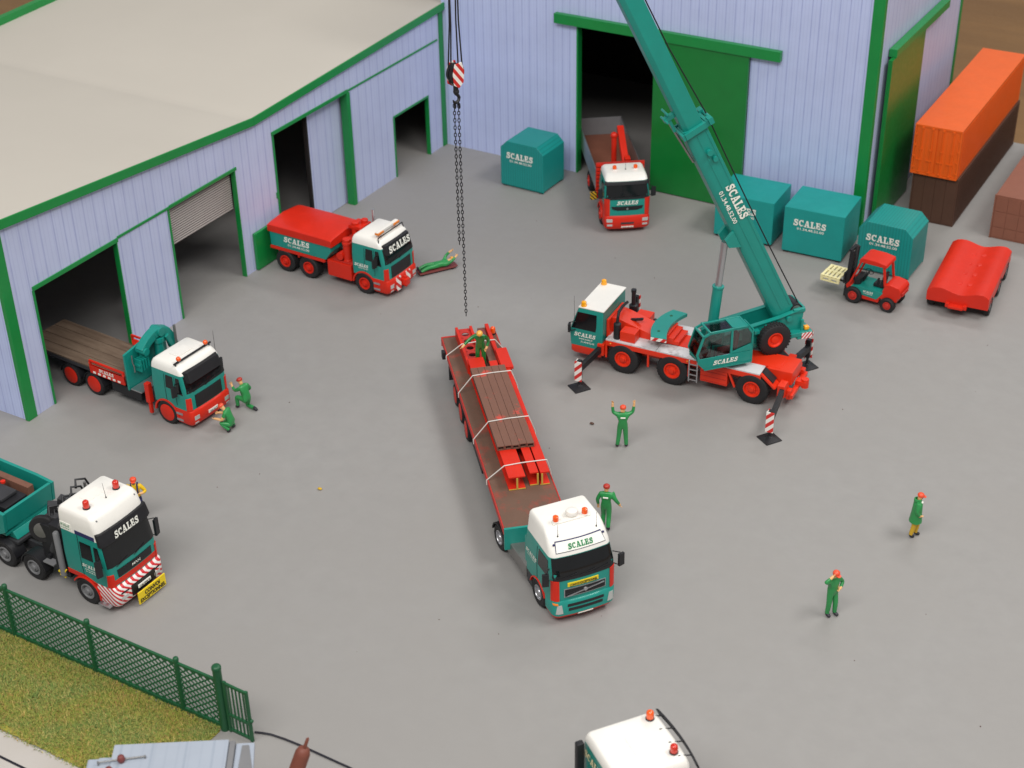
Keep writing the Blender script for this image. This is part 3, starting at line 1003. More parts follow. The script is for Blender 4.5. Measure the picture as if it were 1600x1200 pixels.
def load():
    D = 1.605
    def ibeam(y, x0, x1, w, h, label, z=D, tw=.07, tf=.06, off=0.):
        t = on_trailer('steel_beam', label, 'beam', 'red steel beams on the trailer')
        MB().box(x0, x1, y - w / 2, y + w / 2, z, z + tf).build('flange', 'beam_red', t, .008)
        MB().box(x0, x1, y - w / 2, y + w / 2, z + h - tf, z + h).build('flange', 'beam_red', t, .008)
        MB().box(x0, x1, y - tw / 2 + off, y + tw / 2 + off, z + tf, z + h - tf).build('web', 'beam_red', t)
        MB().box(x1, x1 + .02, y - tw / 2 + off, y + tw / 2 + off, z + tf, z + h - tf).build('cut_end', 'beam_end', t)
        MB().box(x1, x1 + .02, y - w / 2, y + w / 2, z + .01, z + tf - .01).build('cut_end', 'beam_end', t)
    ibeam(-.40, 3.0, 12.1, .66, .60, 'wide red I-beam on the trailer, nearest the green cab side rail')
    ibeam(.30, 3.4, 11.95, .34, .60, 'narrow red steel channel between the two other red beams', off=.14)
    ibeam(.72, 3.4, 12.0, .38, .60, 'narrow red steel beam beside the right edge of the trailer deck', off=-.12)
    # perforated girder with three holes at the tail of the trailer
    t = on_trailer('perforated_girder', 'red girder with round holes lying at the trailer tail', 'beam')
    g = MB()
    x0, x1, y0, y1 = .05, 3.3, -.78, -.02
    g.box(x0, x1, y0, y0 + .12, D, D + .5).box(x0, x1, y1 - .12, y1, D, D + .5)
    g.build('flange', 'beam_red', t, .01)
    w = MB()
    xs = [.55, 1.15, 1.75, 2.35]
    r = .17
    yc = (y0 + y1) / 2
    n = 16
    xa = x0
    for i, x in enumerate(xs):
        hw = .30
        a, b = x - hw, x + hw
        if a > xa: w.box(xa, a, y0 + .12, y1 - .12, D + .34, D + .38)
        # square with a round hole
        inner = [(x + r * math.cos(2 * math.pi * k / n), yc + r * math.sin(2 * math.pi * k / n)) for k in range(n)]
        outer = []
        hy = (y1 - y0) / 2 - .12
        for k in range(n):
            c, s_ = math.cos(2 * math.pi * k / n), math.sin(2 * math.pi * k / n)
            m = min(hw / max(abs(c), 1e-6), hy / max(abs(s_), 1e-6))
            outer.append((x + c * m, yc + s_ * m))
        for z in (D + .34, D + .38):
            w.add([(*q, z) for q in inner] + [(*q, z) for q in outer], [(k, (k + 1) % n, n + (k + 1) % n, n + k) for k in range(n)])
        w.add([(*q, D + .34) for q in inner] + [(*q, D + .38) for q in inner], [(k, (k + 1) % n, n + (k + 1) % n, n + k) for k in range(n)])
        xa = b
    w.box(xa, x1, y0 + .12, y1 - .12, D + .34, D + .38)
    w.build('web', 'red_dull', t)
    MB().box(x0, x1, y0 + .1, y1 - .1, D + .002, D + .03).build('lower_plate', 'maroon', t)
    t = on_trailer('steel_channel', 'brown and red upright channel at the trailer tail beside the standing man', 'beam')
    MB().box(.05, 3.3, .22, .55, D, D + .34).build('web', 'brown_tube', t, .01)
    MB().box(.05, 3.35, .56, .72, D, D + .52).build('flange', 'beam_red', t, .01)
    MB().box(.3, .9, .24, .5, D + .345, D + .42).build('cleat', 'maroon', t, .01)
    t = on_trailer('steel_plate', 'short wide red plate beside the standing man on the trailer', 'plate')
    MB().box(2.55, 4.2, .56, 1.06, D + .55, D + .68).build('plate_top', 'beam_red', t, .015)
    MB().box(2.6, 4.1, .74, 1.0, D + .0, D + .549).build('plate_web', 'beam_red', t, .01)
    # brown box-section tubes laid over the beams
    n = 5
    for k in range(n):
        y = -.66 + k * .297
        w_, h = .285, .20
        where = ['outermost above the wide I-beam', 'second above the wide I-beam', 'middle of the row', 'second above the narrow beam', 'outermost above the narrow beam'][k]
        t = on_trailer('steel_tube', 'brown hollow tube laid flat over the red beams, ' + where, 'tube', 'brown tubes over the beams')
        o = MB()
        z = D + .605
        x0, x1 = 4.15, 10.2 + .06 * random.random()
        a, b, wall = y - w_ / 2, y + w_ / 2, .035
        o.box(x0, x1, a, b, z, z + wall).box(x0, x1, a, b, z + h - wall, z + h).box(x0, x1, a, a + wall, z + wall, z + h - wall).box(x0, x1, b - wall, b, z + wall, z + h - wall)
        o.build('tube_wall', 'brown_tube', t, .004)
        MB().box(x0 + .3, x1 - .12, a + .04, b - .04, z + .04, z + h - .04).build('bore_shade', 'black', t)  # black filler standing for the shade inside the hollow tube
    # white cords over the load
    def cord(x, pts, label):
        P = [Vector((x + dx, y, z)) for dx, y, z in pts]
        Q = [P[0]]
        for i in range(1, len(P) - 1):
            Q += [P[i] + (P[i - 1] - P[i]) * .14, P[i], P[i] + (P[i + 1] - P[i]) * .14]
        Q.append(P[-1])
        o = on_trailer('tie_cord', label, 'cord', 'white cords tying the load')
        MB().tube(Q, .024, 6).build('cord', 'cord', o)
    up = D + .83
    for x, z1, ya, yb, what in ((1.6, D + .56, -.74, .74, 'tied over the perforated girder at the trailer tail'), (4.75, up, -.82, .84, 'tied over the rear half of the brown tubes'),
                                (8.35, up, -.82, .84, 'tied over the front half of the brown tubes'), (11.25, D + .63, -.75, .95, 'tied over the bare front ends of the red beams')):
        cord(x, [(0, -1.44, D - .2), (0, -1.445, D + .02), (.06, ya, z1), (0, 0, z1 + .005), (0, yb, z1), (-.05, 1.115, D + .02), (0, 1.115, D - .22)], 'thin white cord ' + what)
load()

# ------------------------------------------------------------------ the two square-cab trucks
def square_cab(t, visor_text):
    C = Cab([(1.0, -.66, 1.36, 1.20, .20, .06, .04), (1.85, -.66, 1.34, 1.22, .20, .06, .04), (2.05, -.66, 1.30, 1.22, .20, .06, .04), (2.68, -.66, 1.10, 1.17, .18, .08, .04),
             (2.84, -.66, 1.02, 1.14, .18, .10, .04), (2.98, -.62, .86, 1.08, .18, .12, .04), (3.04, -.55, .72, .98, .18, .14, .03)])
    cab = C.shell(1.0, 2.64, 'cab', 'teal', t)
    C.shell(2.641, 3.04, 'roof', 'white', cab)
    C.fpatch(1.86, 2.60, 1.15, 1.08, 'windscreen', 'glass', cab)
    for y in (-.85, -.15): wiper(cab, C, 1.86, y, .62)
    C.fpatch(1.05, 1.66, .78, .78, 'grille', 'black', cab, eps=.025)
    for s_ in (-1, 1):
        C.fpatch(1.02, 1.62, s_ * 1.19, s_ * 1.19, 'corner_panel', 'red', cab, eps=.03, y0b=s_ * 1.0, y0t=s_ * 1.0, nu=5)
        C.spatch(s_, 1.9, 2.5, .15, .62, .18, .58, 'side_window', 'glass', cab)
        C.spatch(s_, 1.75, 2.5, .74, 1.10, .74, .94, 'quarter_window', 'glass', cab)
        C.spatch(s_, 1.15, 2.52, .08, .10, .08, .10, 'door_gap', 'black', cab)
        C.spatch(s_, 1.15, 2.52, .66, .68, .66, .68, 'window_post', 'black', cab)
        mirror(cab, .72, s_, 1.95, h=.46, y=1.2, fwd=.12)
    # deep sun visor over the windscreen
    secs = []
    for k in range(13):
        y = -1.13 + 2.26 * k / 12
        e = 1 - max(0, abs(y) - .95) * 1.6
        secs.append([(1.00 * e, y, 2.80), (1.20 * e + .03, y, 2.78), (1.36 * e + .03, y, 2.30 + .05 * (1 - e)), (1.32 * e, y, 2.28 + .05 * (1 - e)), (1.02 * e, y, 2.6)])
    vz = MB().loft(secs).build('sun_visor', 'black', cab, .015)
    a, b = Vector((1.245, 0, 2.74)), Vector((1.375, 0, 2.32))
    if visor_text:
        scales(cab, b + Vector((.02, 0, .05)), (0, 1, 0), a - b, 1.75, .34, slant=.08)
    # bumper with steps, lamps and plate
    B = Cab([(.28, .55, 1.38, 1.16, .18, .05, .03), (.4, .52, 1.46, 1.22, .18, .05, .04), (.92, .52, 1.46, 1.22, .18, .05, .04), (1.0, .52, 1.40, 1.2, .18, .05, .03)])
    bp = B.shell(.28, 1.0, 'bumper', 'red', t)
    for s_ in (-1, 1):
        B.fpatch(.55, .74, s_ * 1.05, s_ * 1.05, 'headlight', 'headlight', bp, y0b=s_ * .78, y0t=s_ * .78, nu=4)
        B.fpatch(.34, .44, s_ * 1.05, s_ * 1.05, 'fog_lamp', 'headlight', bp, y0b=s_ * .85, y0t=s_ * .85, nu=4)
        for z in (.42, .72):
            box('step', 'silver', bp, .58, .95, s_ * 1.18, s_ * 1.26, z, z + .1, .01)
        arch(t, 0, s_, 'red', r0=.62, r1=.70, a0=-5, a1=178, y0=.8, y1=1.25)
    return C, cab, B, bp

def truck_chassis(t, x_rear, m='red'):
    for y in (-.42, .42): box('chassis_rail', m, t, x_rear, 1.1, y - .06, y + .06, .66, .96)

def wrecker():
    t = thing('recovery_truck', 'teal and red three-axle recovery truck with red cover and black lettered visor', 'truck', (6.32, -16.33, 0), -1.2)
    C, cab, B, bp = square_cab(t, True)
    truck_chassis(t, -5.6)
    for s_ in (-1, 1):
        wheel(t, 0, s_, r=.56, rr=.3)
        for x in (-3.4, -4.86): wheel(t, x, s_, r=.58, rr=.3, w=.52, outer=1.3)
    scales(cab, (-.12, -1.215, 1.46), (1, 0, 0), (0, 0, 1), .82, .17)
    words('www.scales.fr', cab, (-.02, -1.215, 1.36), (1, 0, 0), (0, 0, 1), .6, .06)
    # roof light bar
    lb = box('light_bar', 'white', cab, .55, .75, -.86, .86, 3.2, 3.34, .03)
    for y0, y1 in ((-.88, -.42), (.42, .88)): box('lamp_lens', 'lens_orange', lb, .56, .80, y0, y1, 3.19, 3.30, .02)
    MB().tube([(.9, -1.05, 2.82), (.85, -1.02, 3.14), (.85, 1.02, 3.14), (.9, 1.05, 2.82)], .03, 6).build('light_bar_stand', 'black', cab)
    # body: teal locker with stepped front, red canvas-like cover
    bd = MB().prism([(-5.72, 1.28), (-2.3, 1.28), (-1.95, 1.75), (-1.95, 2.1), (-5.76, 2.1)], 'xz', -1.24, 1.24).build('body', 'teal', t, .03)
    cv = MB()
    secs = []
    for x, dz in ((-5.82, 0), (-5.6, .06), (-3.9, .09), (-3.86, .10), (-3.82, .09), (-2.05, .06), (-1.84, 0)):
        secs.append([(x, -1.30, 2.06), (x, -1.31, 2.40 + dz * .5), (x, -1.05, 2.46 + dz), (x, 0, 2.56 + dz), (x, 1.05, 2.46 + dz), (x, 1.31, 2.40 + dz * .5), (x, 1.30, 2.06)])
    cv.loft(secs).build('cover', 'red', t, .02)
    scales(bd, (-4.05, -1.245, 1.66), (1, 0, 0), (0, 0, 1), 1.62, .30)
    words(PHONE, bd, (-3.95, -1.245, 1.47), (1, 0, 0), (0, 0, 1), 1.35, .12)
    box('side_member', 'red', t, -5.75, -2.35, -1.28, -1.16, 1.12, 1.27)
    box('side_member', 'red', t, -5.75, -2.35, 1.16, 1.28, 1.12, 1.27)
    for x in (-5.3, -4.1, -3.2): box('bracket', 'red', t, x, x + .12, -1.2, -1.1, .95, 1.12)
    tk = box('locker', 'red', t, -2.25, -.78, -1.2, -.5, .45, 1.3, .05)
    box('locker', 'red', t, -2.25, -.78, .5, 1.2, .45, 1.3, .05)
    box('deck_plate', 'red_dull', t, -1.95, -.75, -1.1, 1.1, 1.302, 1.36)
    # winch columns between cab and body
    for x, y, h, r in ((-1.22, -.82, 2.55, .21), (-1.45, .25, 2.95, .20), (-1.15, .62, 3.0, .18)):
        MB().lathe([(r * 1.1, 1.36), (r * 1.1, 1.42), (r, 1.44), (r, h - .32), (r * 1.15, h - .3), (r * 1.15, h - .2), (r, h - .18), (r, h - .02), (r * .9, h)], (x, y, 0), (0, 0, 1), 16).build('winch_column', 'red', t)
    MB().cyl((-1.5, -1.12, 1.62), (-1.5, -.3, 1.62), .2, n=16).build('winch_drum', 'red', t)
    MB().cyl((-1.0, -.55, 1.36), (-1.0, .1, 2.75), .09).cyl((-1.5, .9, 1.36), (-1.2, .2, 2.4), .08).build('hydraulic_ram', 'red', t)
    box('winch_frame', 'red_dull', t, -1.75, -.9, -.45, .95, 1.37, 2.2, .04)
    box('winch_head', 'red', t, -1.75, -.95, .05, .9, 2.6, 2.8, .03)
    MB().cyl((-.85, .98, 1.2), (-.85, .98, 3.45), .07).build('exhaust_stack', 'silver', t)
    # striped board and coupling on the bumper
    box('hazard_board', 'hazard', bp, 1.47, 1.54, -.62, -.28, .26, .98, .01)
    box('hazard_board', 'hazard', bp, 1.47, 1.54, .2, .52, .4, .98, .01)
    box('coupling', 'red', bp, 1.46, 1.78, -.2, .15, .4, .75, .04)
    MB().cyl((1.62, -.02, .3), (1.62, -.02, .85), .08).build('coupling_pin', 'red', bp)
    for y in (-.75,): MB().lathe([(.10, 0), (.09, .03), (.02, .04)], (1.46, y, .62), (1, 0, 0), 10).build('round_lamp', 'red_dull', bp)
wrecker()

def crane_truck():
    t = thing('flatbed_truck', 'teal flatbed truck with wooden deck and folded loader crane in the doorway', 'truck', (5.55, -30.0, 0), -3.2)
    C, cab, B, bp = square_cab(t, False)
    truck_chassis(t, -8.6, 'dark_grey')
    for s_ in (-1, 1):
        wheel(t, 0, s_, r=.56, style='disc', rr=.32)
        for x in (-4.4, -5.86): wheel(t, x, s_, r=.56, style='disc', rr=.32, w=.5, outer=1.26)
        arch(t, -4.4, s_, 'black', r0=.61, r1=.65, y0=.72, y1=1.27)
        arch(t, -5.86, s_, 'black', r0=.61, r1=.65, y0=.72, y1=1.27)
    B.fpatch(.52, .66, .3, .3, 'number_plate', 'letter', bp, y0b=-.26, y0t=-.26, eps=.02)
    words('5086 ZA 95', bp, (B.front(.55, 0) + .04, .02, .555), (0, 1, 0), (0, 0, 1), .46, .07, 'letter_black')
    box('roof_hatch', 'white', cab, -.2, .35, -.45, .4, 3.04, 3.08, .02)
    MB().tube([(.72, -1.12, 3.12), (.72, 1.12, 3.12)], .045, 8).build('roof_bar', 'black', cab)
    for y in (-1.02, 1.02): MB().cyl((.72, y, 2.95), (.72, y, 3.1), .03).build('bar_foot', 'black', cab)
    for y in (-.82, .82): MB().ball((.72, y, 3.25), .11, n=14, m=10).build('beacon', 'beacon', cab)
    aerial(cab, (.95, 1.12, 2.75), 1.0)
    scales(cab, (-.2, -1.215, 1.42), (1, 0, 0), (0, 0, 1), .01, .01, name='small_print')
    # platform of broad grey planks
    y = -1.22
    ws = [.62, .56, .63, .60]
    bed = thing_part = MB().box(-8.7, -2.32, -1.24, 1.24, 1.18, 1.34).build('bed_frame', 'dark_grey', t, .02)
    for w_ in ws:
        box('plank', 'grey_plank', bed, -8.7, -2.34, y + .012, y + w_ - .012, 1.345, 1.42, .015)
        y += w_
    # red side panels with lettering
    for s_ in (-1, 1):
        sp = MB()
        sp.box(-4.4, -2.3, s_ * 1.25, s_ * 1.33, 1.2, 1.62)
        sp.box(-4.4, -2.3, s_ * 1.25, s_ * 1.33, 1.78, 1.86).box(-4.4, -4.3, s_ * 1.25, s_ * 1.33, 1.62, 1.78).box(-2.4, -2.3, s_ * 1.25, s_ * 1.33, 1.62, 1.78)
        o = sp.build('side_panel', 'red', t, .012)
        if s_ < 0:
            scales(o, (-3.35, -1.335, 1.42), (1, 0, 0), (0, 0, 1), .9, .17, slant=0)
            for k in range(6): MB().box(-4.2 + k * .3, -4.04 + k * .3, -1.345, -1.331, 1.25, 1.34).build('reflector', 'letter', o)
    # bulkhead, plate and folded crane
    MB().prism([(-1.24, .95), (1.24, .95), (1.24, 2.75), (.75, 3.05), (-1.24, 2.72)], 'yz', -2.26, -2.14).build('bulkhead', 'teal', t, .03)
    box('tread_plate', 'silver', t, -2.1, -1.45, -1.2, 1.2, 1.0, 1.06, .01)
    box('crane_base', 'dark_grey', t, -1.42, -.72, -1.05, 1.05, .7, 1.0)
    MB().lathe([(.35, 1.0), (.35, 1.25), (.25, 1.3), (.22, 2.7), (.28, 2.75), (.28, 2.95), (.1, 3.0)], (-1.75, .45, 0), (0, 0, 1), 16).build('crane_column', 'teal', t)
    a = MB()
    pth = [(-1.8, -.55, 2.75), (-1.8, -.2, 3.02), (-1.78, .15, 3.2), (-1.76, .5, 3.28), (-1.72, .85, 3.12), (-1.68, 1.1, 2.7), (-1.66, 1.2, 2.2)]
    for p0, p1 in zip(pth[:-1], pth[1:]):
        d = (Vector(p1) - Vector(p0)) * .12
        a.bar(Vector(p0) - d, Vector(p1) + d, .42, .36)
    a.bar((-1.5, .7, 3.0), (-1.5, 1.3, 1.6), .18, .22).bar((-1.95, -.45, 2.7), (-1.9, -.3, 1.8), .2, .24)
    a.build('crane_arm', 'teal', t, .03)
    MB().cyl((-2.05, .48, 3.25), (-1.48, .48, 3.25), .2, n=16).cyl((-2.05, -.5, 2.72), (-1.5, -.5, 2.72), .16, n=14).build('knuckle_pin', 'teal', t)
    h = MB()
    for k in range(4): h.box(-2.12 + k * .02, -1.72 + k * .03, -.75 + k * .12, -.68 + k * .12, 1.75 + .05 * k, 2.35)
    h.box(-2.1, -1.75, -.8, -.2, 2.0, 2.12)
    h.build('valve_block', 'teal', t, .015)
    MB().tube([(-2.0, -.95, 2.62), (-1.98, -.98, 2.3), (-2.0, -.9, 2.05), (-1.95, -.95, 1.8)], .03, 6).build('hook_chain', 'steel', t)
    MB().cyl((-1.35, 1.1, 1.0), (-1.35, 1.1, 3.35), .06).build('exhaust_stack', 'steel', t)
    for s_ in (-1, 1):
        lg = MB().box(-1.12, -.86, s_ * 1.08, s_ * 1.32, .75, 1.72).box(-1.07, -.91, s_ * 1.13, s_ * 1.27, .2, .75)
        lg.build('outrigger_leg', 'red', t, .03)
    box('side_tank', 'black', t, -3.4, -1.6, -1.12, -.6, .5, 1.0, .04)
    MB().prism([(-2.9, 1.42), (-2.35, 1.42), (-2.35, 1.9), (-2.6, 2.05)], 'xz', .95, 1.15).build('side_panel', 'red', t, .02)
crane_truck()

# ------------------------------------------------------------------ heavy tractor by the fence
def tgx():
    t = thing('heavy_tractor', 'teal heavy haulage tractor with white roof, red-white striped bumper and yellow convoy board', 'truck', (10.95, -40.72, 0), -1.9)
    C = Cab([(1.12, -.86, 1.36, 1.20, .24, .06, .05), (1.9, -.86, 1.34, 1.23, .24, .06, .05), (2.15, -.86, 1.30, 1.23, .24, .06, .05), (3.10, -.86, 1.12, 1.20, .22, .08, .05),
             (3.5, -.86, 1.0, 1.19, .22, .08, .05), (3.88, -.86, .88, 1.17, .20, .10, .05), (4.02, -.84, .76, 1.12, .18, .12, .04), (4.07, -.78, .66, 1.05, .16, .14, .03)])
    cab = C.shell(1.12, 3.12, 'cab', 'teal', t)
    C.shell(3.121, 4.07, 'roof', 'white', cab)
    C.fpatch(2.03, 3.1, 1.17, 1.12, 'windscreen', 'glass', cab)
    v = C.fpatch(2.98, 3.46, 1.15, 1.12, 'sun_visor', 'black', cab, eps=.10, depth=.14)
    p, u = C.fplane(3.06)
    scales(cab, p + Vector((.105, 0, .0)), (0, 1, 0), u, 1.22, .28, slant=.06)
    for y in (-.85, 0.): wiper(cab, C, 2.0, y, .6)
    g = C.fpatch(1.52, 1.84, .82, .84, 'grille', 'black_gloss', cab, eps=.025)
    words('MAN', g, (C.front(1.62, 0) + .035, 0, 1.64), (0, 1, 0), (0, 0, 1), .42, .11)
    C.fpatch(1.26, 1.46, 1.16, 1.16, 'red_band', 'red', cab, eps=.02)
    for s_ in (-1, 1):
        C.fpatch(1.2, 1.75, s_ * 1.2, s_ * 1.2, 'corner_panel', 'red', cab, eps=.03, y0b=s_ * 1.02, y0t=s_ * 1.02, nu=5)
        C.spatch(s_, 2.15, 2.86, .05, .62, .05, .6, 'side_window', 'glass', cab)
        C.spatch(s_, 2.05, 2.86, .74, 1.08, .74, .94, 'quarter_window', 'glass', cab)
        C.spatch(s_, 3.13, 3.3, -.1, .85, -.1, .85, 'upper_window', 'navy', cab)
        C.spatch(s_, 1.2, 3.1, -.03, -.01, -.03, -.01, 'door_gap', 'black', cab)
        mirror(cab, .92, s_, 2.2, h=.7)
        arch(t, 0, s_, 'red', r0=.64, r1=.70, a0=-8, a1=150)
        wheel(t, 0, s_, r=.56, rim='grey')
        for x in (-2.75, -4.3, -5.7): wheel(t, x, s_, r=.56, rim='grey', w=.5, outer=1.26)
        arch(t, -2.75, s_, 'black', r0=.61, r1=.66, y0=.72, y1=1.27)
        arch(t, -4.3, s_, 'black', r0=.61, r1=.66, y0=.72, y1=1.27)
    # red lower band on the side rising over the wheel
    C.spatch(-1, 1.13, 1.33, -.84, .62, -.84, .0, 'side_band', 'red', cab, eps=.015)
    scales(cab, (.42, -1.225, 1.76), (1, 0, 0), (0, 0, 1), .82, .15)
    words('www.scales.fr', cab, (.45, -1.225, 1.65), (1, 0, 0), (0, 0, 1), .66, .07)
    words(PHONE, cab, (.45, -1.225, 1.55), (1, 0, 0), (0, 0, 1), .6, .06)
    C.spatch(-1, 3.16, 3.46, -.8, -.28, -.8, -.28, 'side_sign', 'letter', cab, eps=.016)
    scales(cab, (-.55, -1.20, 3.31), (1, 0, 0), (0, .06, 1), .44, .11, 'letter_green')
    words(PHONE, cab, (-.55, -1.205, 3.21), (1, 0, 0), (0, .06, 1), .42, .05, 'letter_green')
    # striped bumper and boards
    B = Cab([(.30, .60, 1.40, 1.14, .20, .05, .03), (.44, .55, 1.50, 1.22, .22, .05, .04), (1.12, .55, 1.50, 1.22, .22, .05, .04), (1.2, .55, 1.42, 1.18, .2, .05, .03)])
    bp = B.shell(.30, 1.2, 'bumper', 'hazard_fine', t)
    B.fpatch(.33, .96, .72, .72, 'bumper_recess', 'black', bp, y0b=-.5, y0t=-.5)
    for s_ in (-1, 1):
        B.fpatch(.6, .74, s_ * .98, s_ * .98, 'headlight', 'headlight', bp, y0b=s_ * .66, y0t=s_ * .66, nu=4)
        B.fpatch(.86, .92, s_ * .98, s_ * .98, 'bumper_slot', 'black', bp, y0b=s_ * .6, y0t=s_ * .6, nu=4)
    box('number_plate', 'letter', bp, 1.56, 1.60, -.22, .42, .66, .80, .01)
    words('5186 ZNR 95', bp, (1.602, .1, .69), (0, 1, 0), (0, 0, 1), .54, .075, 'letter_black')
    cb = box('convoy_board', 'yellow', bp, 1.72, 1.77, -.45, .95, .12, .64, .01)
    words('CONVOI', cb, (1.772, .25, .40), (0, 1, 0), (0, 0, 1), .78, .17, 'letter_black', .05)
    words('EXCEPTIONNEL', cb, (1.772, .25, .18), (0, 1, 0), (0, 0, 1), 1.3, .16, 'letter_black', .05)
    box('tow_bracket', 'black', bp, 1.5, 1.72, -.1, .6, .25, .45)
    box('step', 'silver', t, .6, 1.15, -1.34, -1.12, .3, .36, .01)
    # behind the cab: tower of equipment
    truck_chassis(t, -6.2, 'dark_grey')
    tw = MB().box(-1.6, -.92, -1.12, 1.12, .7, 2.95).build('equipment_tower', 'black', t, .05)
    rnd = random.Random(11)
    for k in range(6): MB().cyl((-1.75, -.95 + .38 * k, 1.6 + .25 * (k % 2)), (-.98, -.95 + .38 * k, 3.05 + .1 * (k % 3)), .17, n=12).build('tower_tank', 'black_gloss' if k % 2 else 'dark_grey', tw)
    for k in range(5): MB().cyl((-2.05 + .06 * k, -1.05 + .1 * k, 1.2 + .3 * k), (-2.05 + .06 * k, 1.0, 1.25 + .3 * k), .12 - .01 * k, n=10).build('roller', 'black', tw)
    for k in range(16):
        x, y, z = rnd.uniform(-2.2, -1.0), rnd.uniform(-.9, .9), rnd.uniform(2.6, 3.1)
        MB().tube([(x, y, z), (x - .12, y + .15, z + .28), (x + .12, y + .4, z + .26), (x + .1, y + .55, z - .1)], .045, 6).build('hose', 'black', tw)
    for k in range(7):
        x, y = rnd.uniform(-2.3, -1.5), rnd.uniform(-.9, .95)
        MB().obox((x, y, rnd.uniform(2.5, 2.95)), (.35, .3, .4), (.1, .2, rnd.uniform(0, 1))).build('valve_box', 'dark_grey', tw, .03)
    box('tower_frame', 'black', tw, -2.4, -1.62, -.95, 1.0, .95, 2.6, .05)
    MB().lathe([(.12, 0), (.12, 1.9), (.08, 1.95)], (-1.1, -1.24, .9), (0, 0, 1), 12).build('exhaust_stack', 'grey', t)
    MB().lathe([(.06, 0), (.06, .9)], (-1.7, .95, 2.6), (0, 0, 1), 10).build('stack_pipe', 'steel', t)
    box('step_plate', 'grey', t, -2.15, -1.6, -1.25, -.7, 1.05, 1.12)
    box('yellow_chock', 'yellow', t, -1.35, -1.2, -1.28, -1.13, .95, 1.02, .01)
    MB().bar((-1.05, -1.26, 1.0), (-.9, -1.26, 1.22), .04, .05).bar((-1.28, -1.26, .86), (-1.0, -1.26, .82), .04, .05).build('yellow_chock', 'yellow', t)
    sw = MB().lathe([(.2, 0), (.3, .02), (.3, .28), (.2, .3)], (-2.35, -.72, 2.25), (.5, -1, .2), 20).build('spare_wheel', 'steel', t)
    MB().lathe([(.28, .0), (.5, .03), (.54, .1), (.54, .24), (.5, .3), (.28, .3)], (-2.35, -.67, 2.25), (.5, -1, .2), 24, closed=True).build('tyre', 'rubber', sw)
    # roof furniture
    beacon(cab, (.2, -.72, 4.07), 'beacon_red', r=.12, h=.34)
    beacon(cab, (.24, .72, 4.07), 'beacon_red', r=.12, h=.34)
    aerial(cab, (.35, .1, 4.07), .62, (-.12, 0))
    box('roof_hatch', 'white', cab, -.5, .0, -.4, .4, 4.07, 4.09, .015)
    for y in (-.95, .95): MB().ball((.86, y, 3.88), .04).build('marker_lamp', 'grey', cab)
    # low-loader neck trailer coupled behind
    n = thing('lowloader_trailer', 'teal low-loader trailer neck carrying black machinery behind the striped tractor', 'trailer', (9.85, -40.68, 0), -1.9)
    def side(y0, y1):
        return MB().prism([(-2.85, 1.7), (-2.75, 2.55), (-3.6, 2.62), (-9.5, 2.62), (-9.5, 1.3), (-3.6, 1.3)], 'xz', y0, y1)
    side(-1.28, -1.14).build('side_wall', 'teal', n, .02)
    side(1.14, 1.28).build('side_wall', 'teal', n, .02)
    MB().prism([(-2.86, 1.72), (-2.76, 2.55), (-2.90, 2.55), (-3.0, 1.72)], 'xz', -1.13, 1.13).build('front_wall', 'teal', n, .02)
    box('floor_plate', 'teal', n, -9.5, -3.0, -1.13, 1.13, 1.4, 1.5)
    MB().prism([(-2.7, 1.2), (-3.4, 1.2), (-3.6, 1.29), (-2.9, 1.5)], 'xz', -.9, .9).build('neck_plate', 'teal', n, .03)
    box('coupling_ramp', 'dark_grey', n, -4.8, -2.6, -1.0, 1.0, 1.02, 1.18, .04)
    box('engine_block', 'black', n, -5.6, -3.25, -.75, .35, 1.51, 2.35, .06)
    box('engine_cover', 'dark_grey', n, -5.2, -3.6, -.6, .2, 2.36, 2.52, .05)
    box('pump_block', 'black', n, -4.3, -3.3, -1.05, -.8, 1.52, 2.2, .05)
    box('wooden_beam', 'timber', n, -9.0, -3.35, .5, .78, 1.55, 2.5, .02)
    for x, y in ((-4.4, .25), (-4.9, -.2)): MB().lathe([(.10, 0), (.10, .08), (.05, .1)], (x, y, 2.52), (0, 0, 1), 10).build('filler_cap', 'red', n)
    box('side_badge', 'letter', n, -4.35, -3.75, -1.292, -1.281, 1.75, 2.3, .003)
    MB().prism([(-4.28, 1.92), (-4.12, 2.22), (-4.02, 2.22), (-4.18, 1.92)], 'xz', -1.298, -1.293).prism([(-4.02, 2.22), (-3.92, 2.22), (-3.84, 1.92), (-3.94, 1.92)], 'xz', -1.3, -1.295).build('badge_mark', 'grey', n)
    words('NICOLAS', n, (-4.05, -1.293, 1.79), (1, 0, 0), (0, 0, 1), .5, .07, 'letter_black')
tgx()

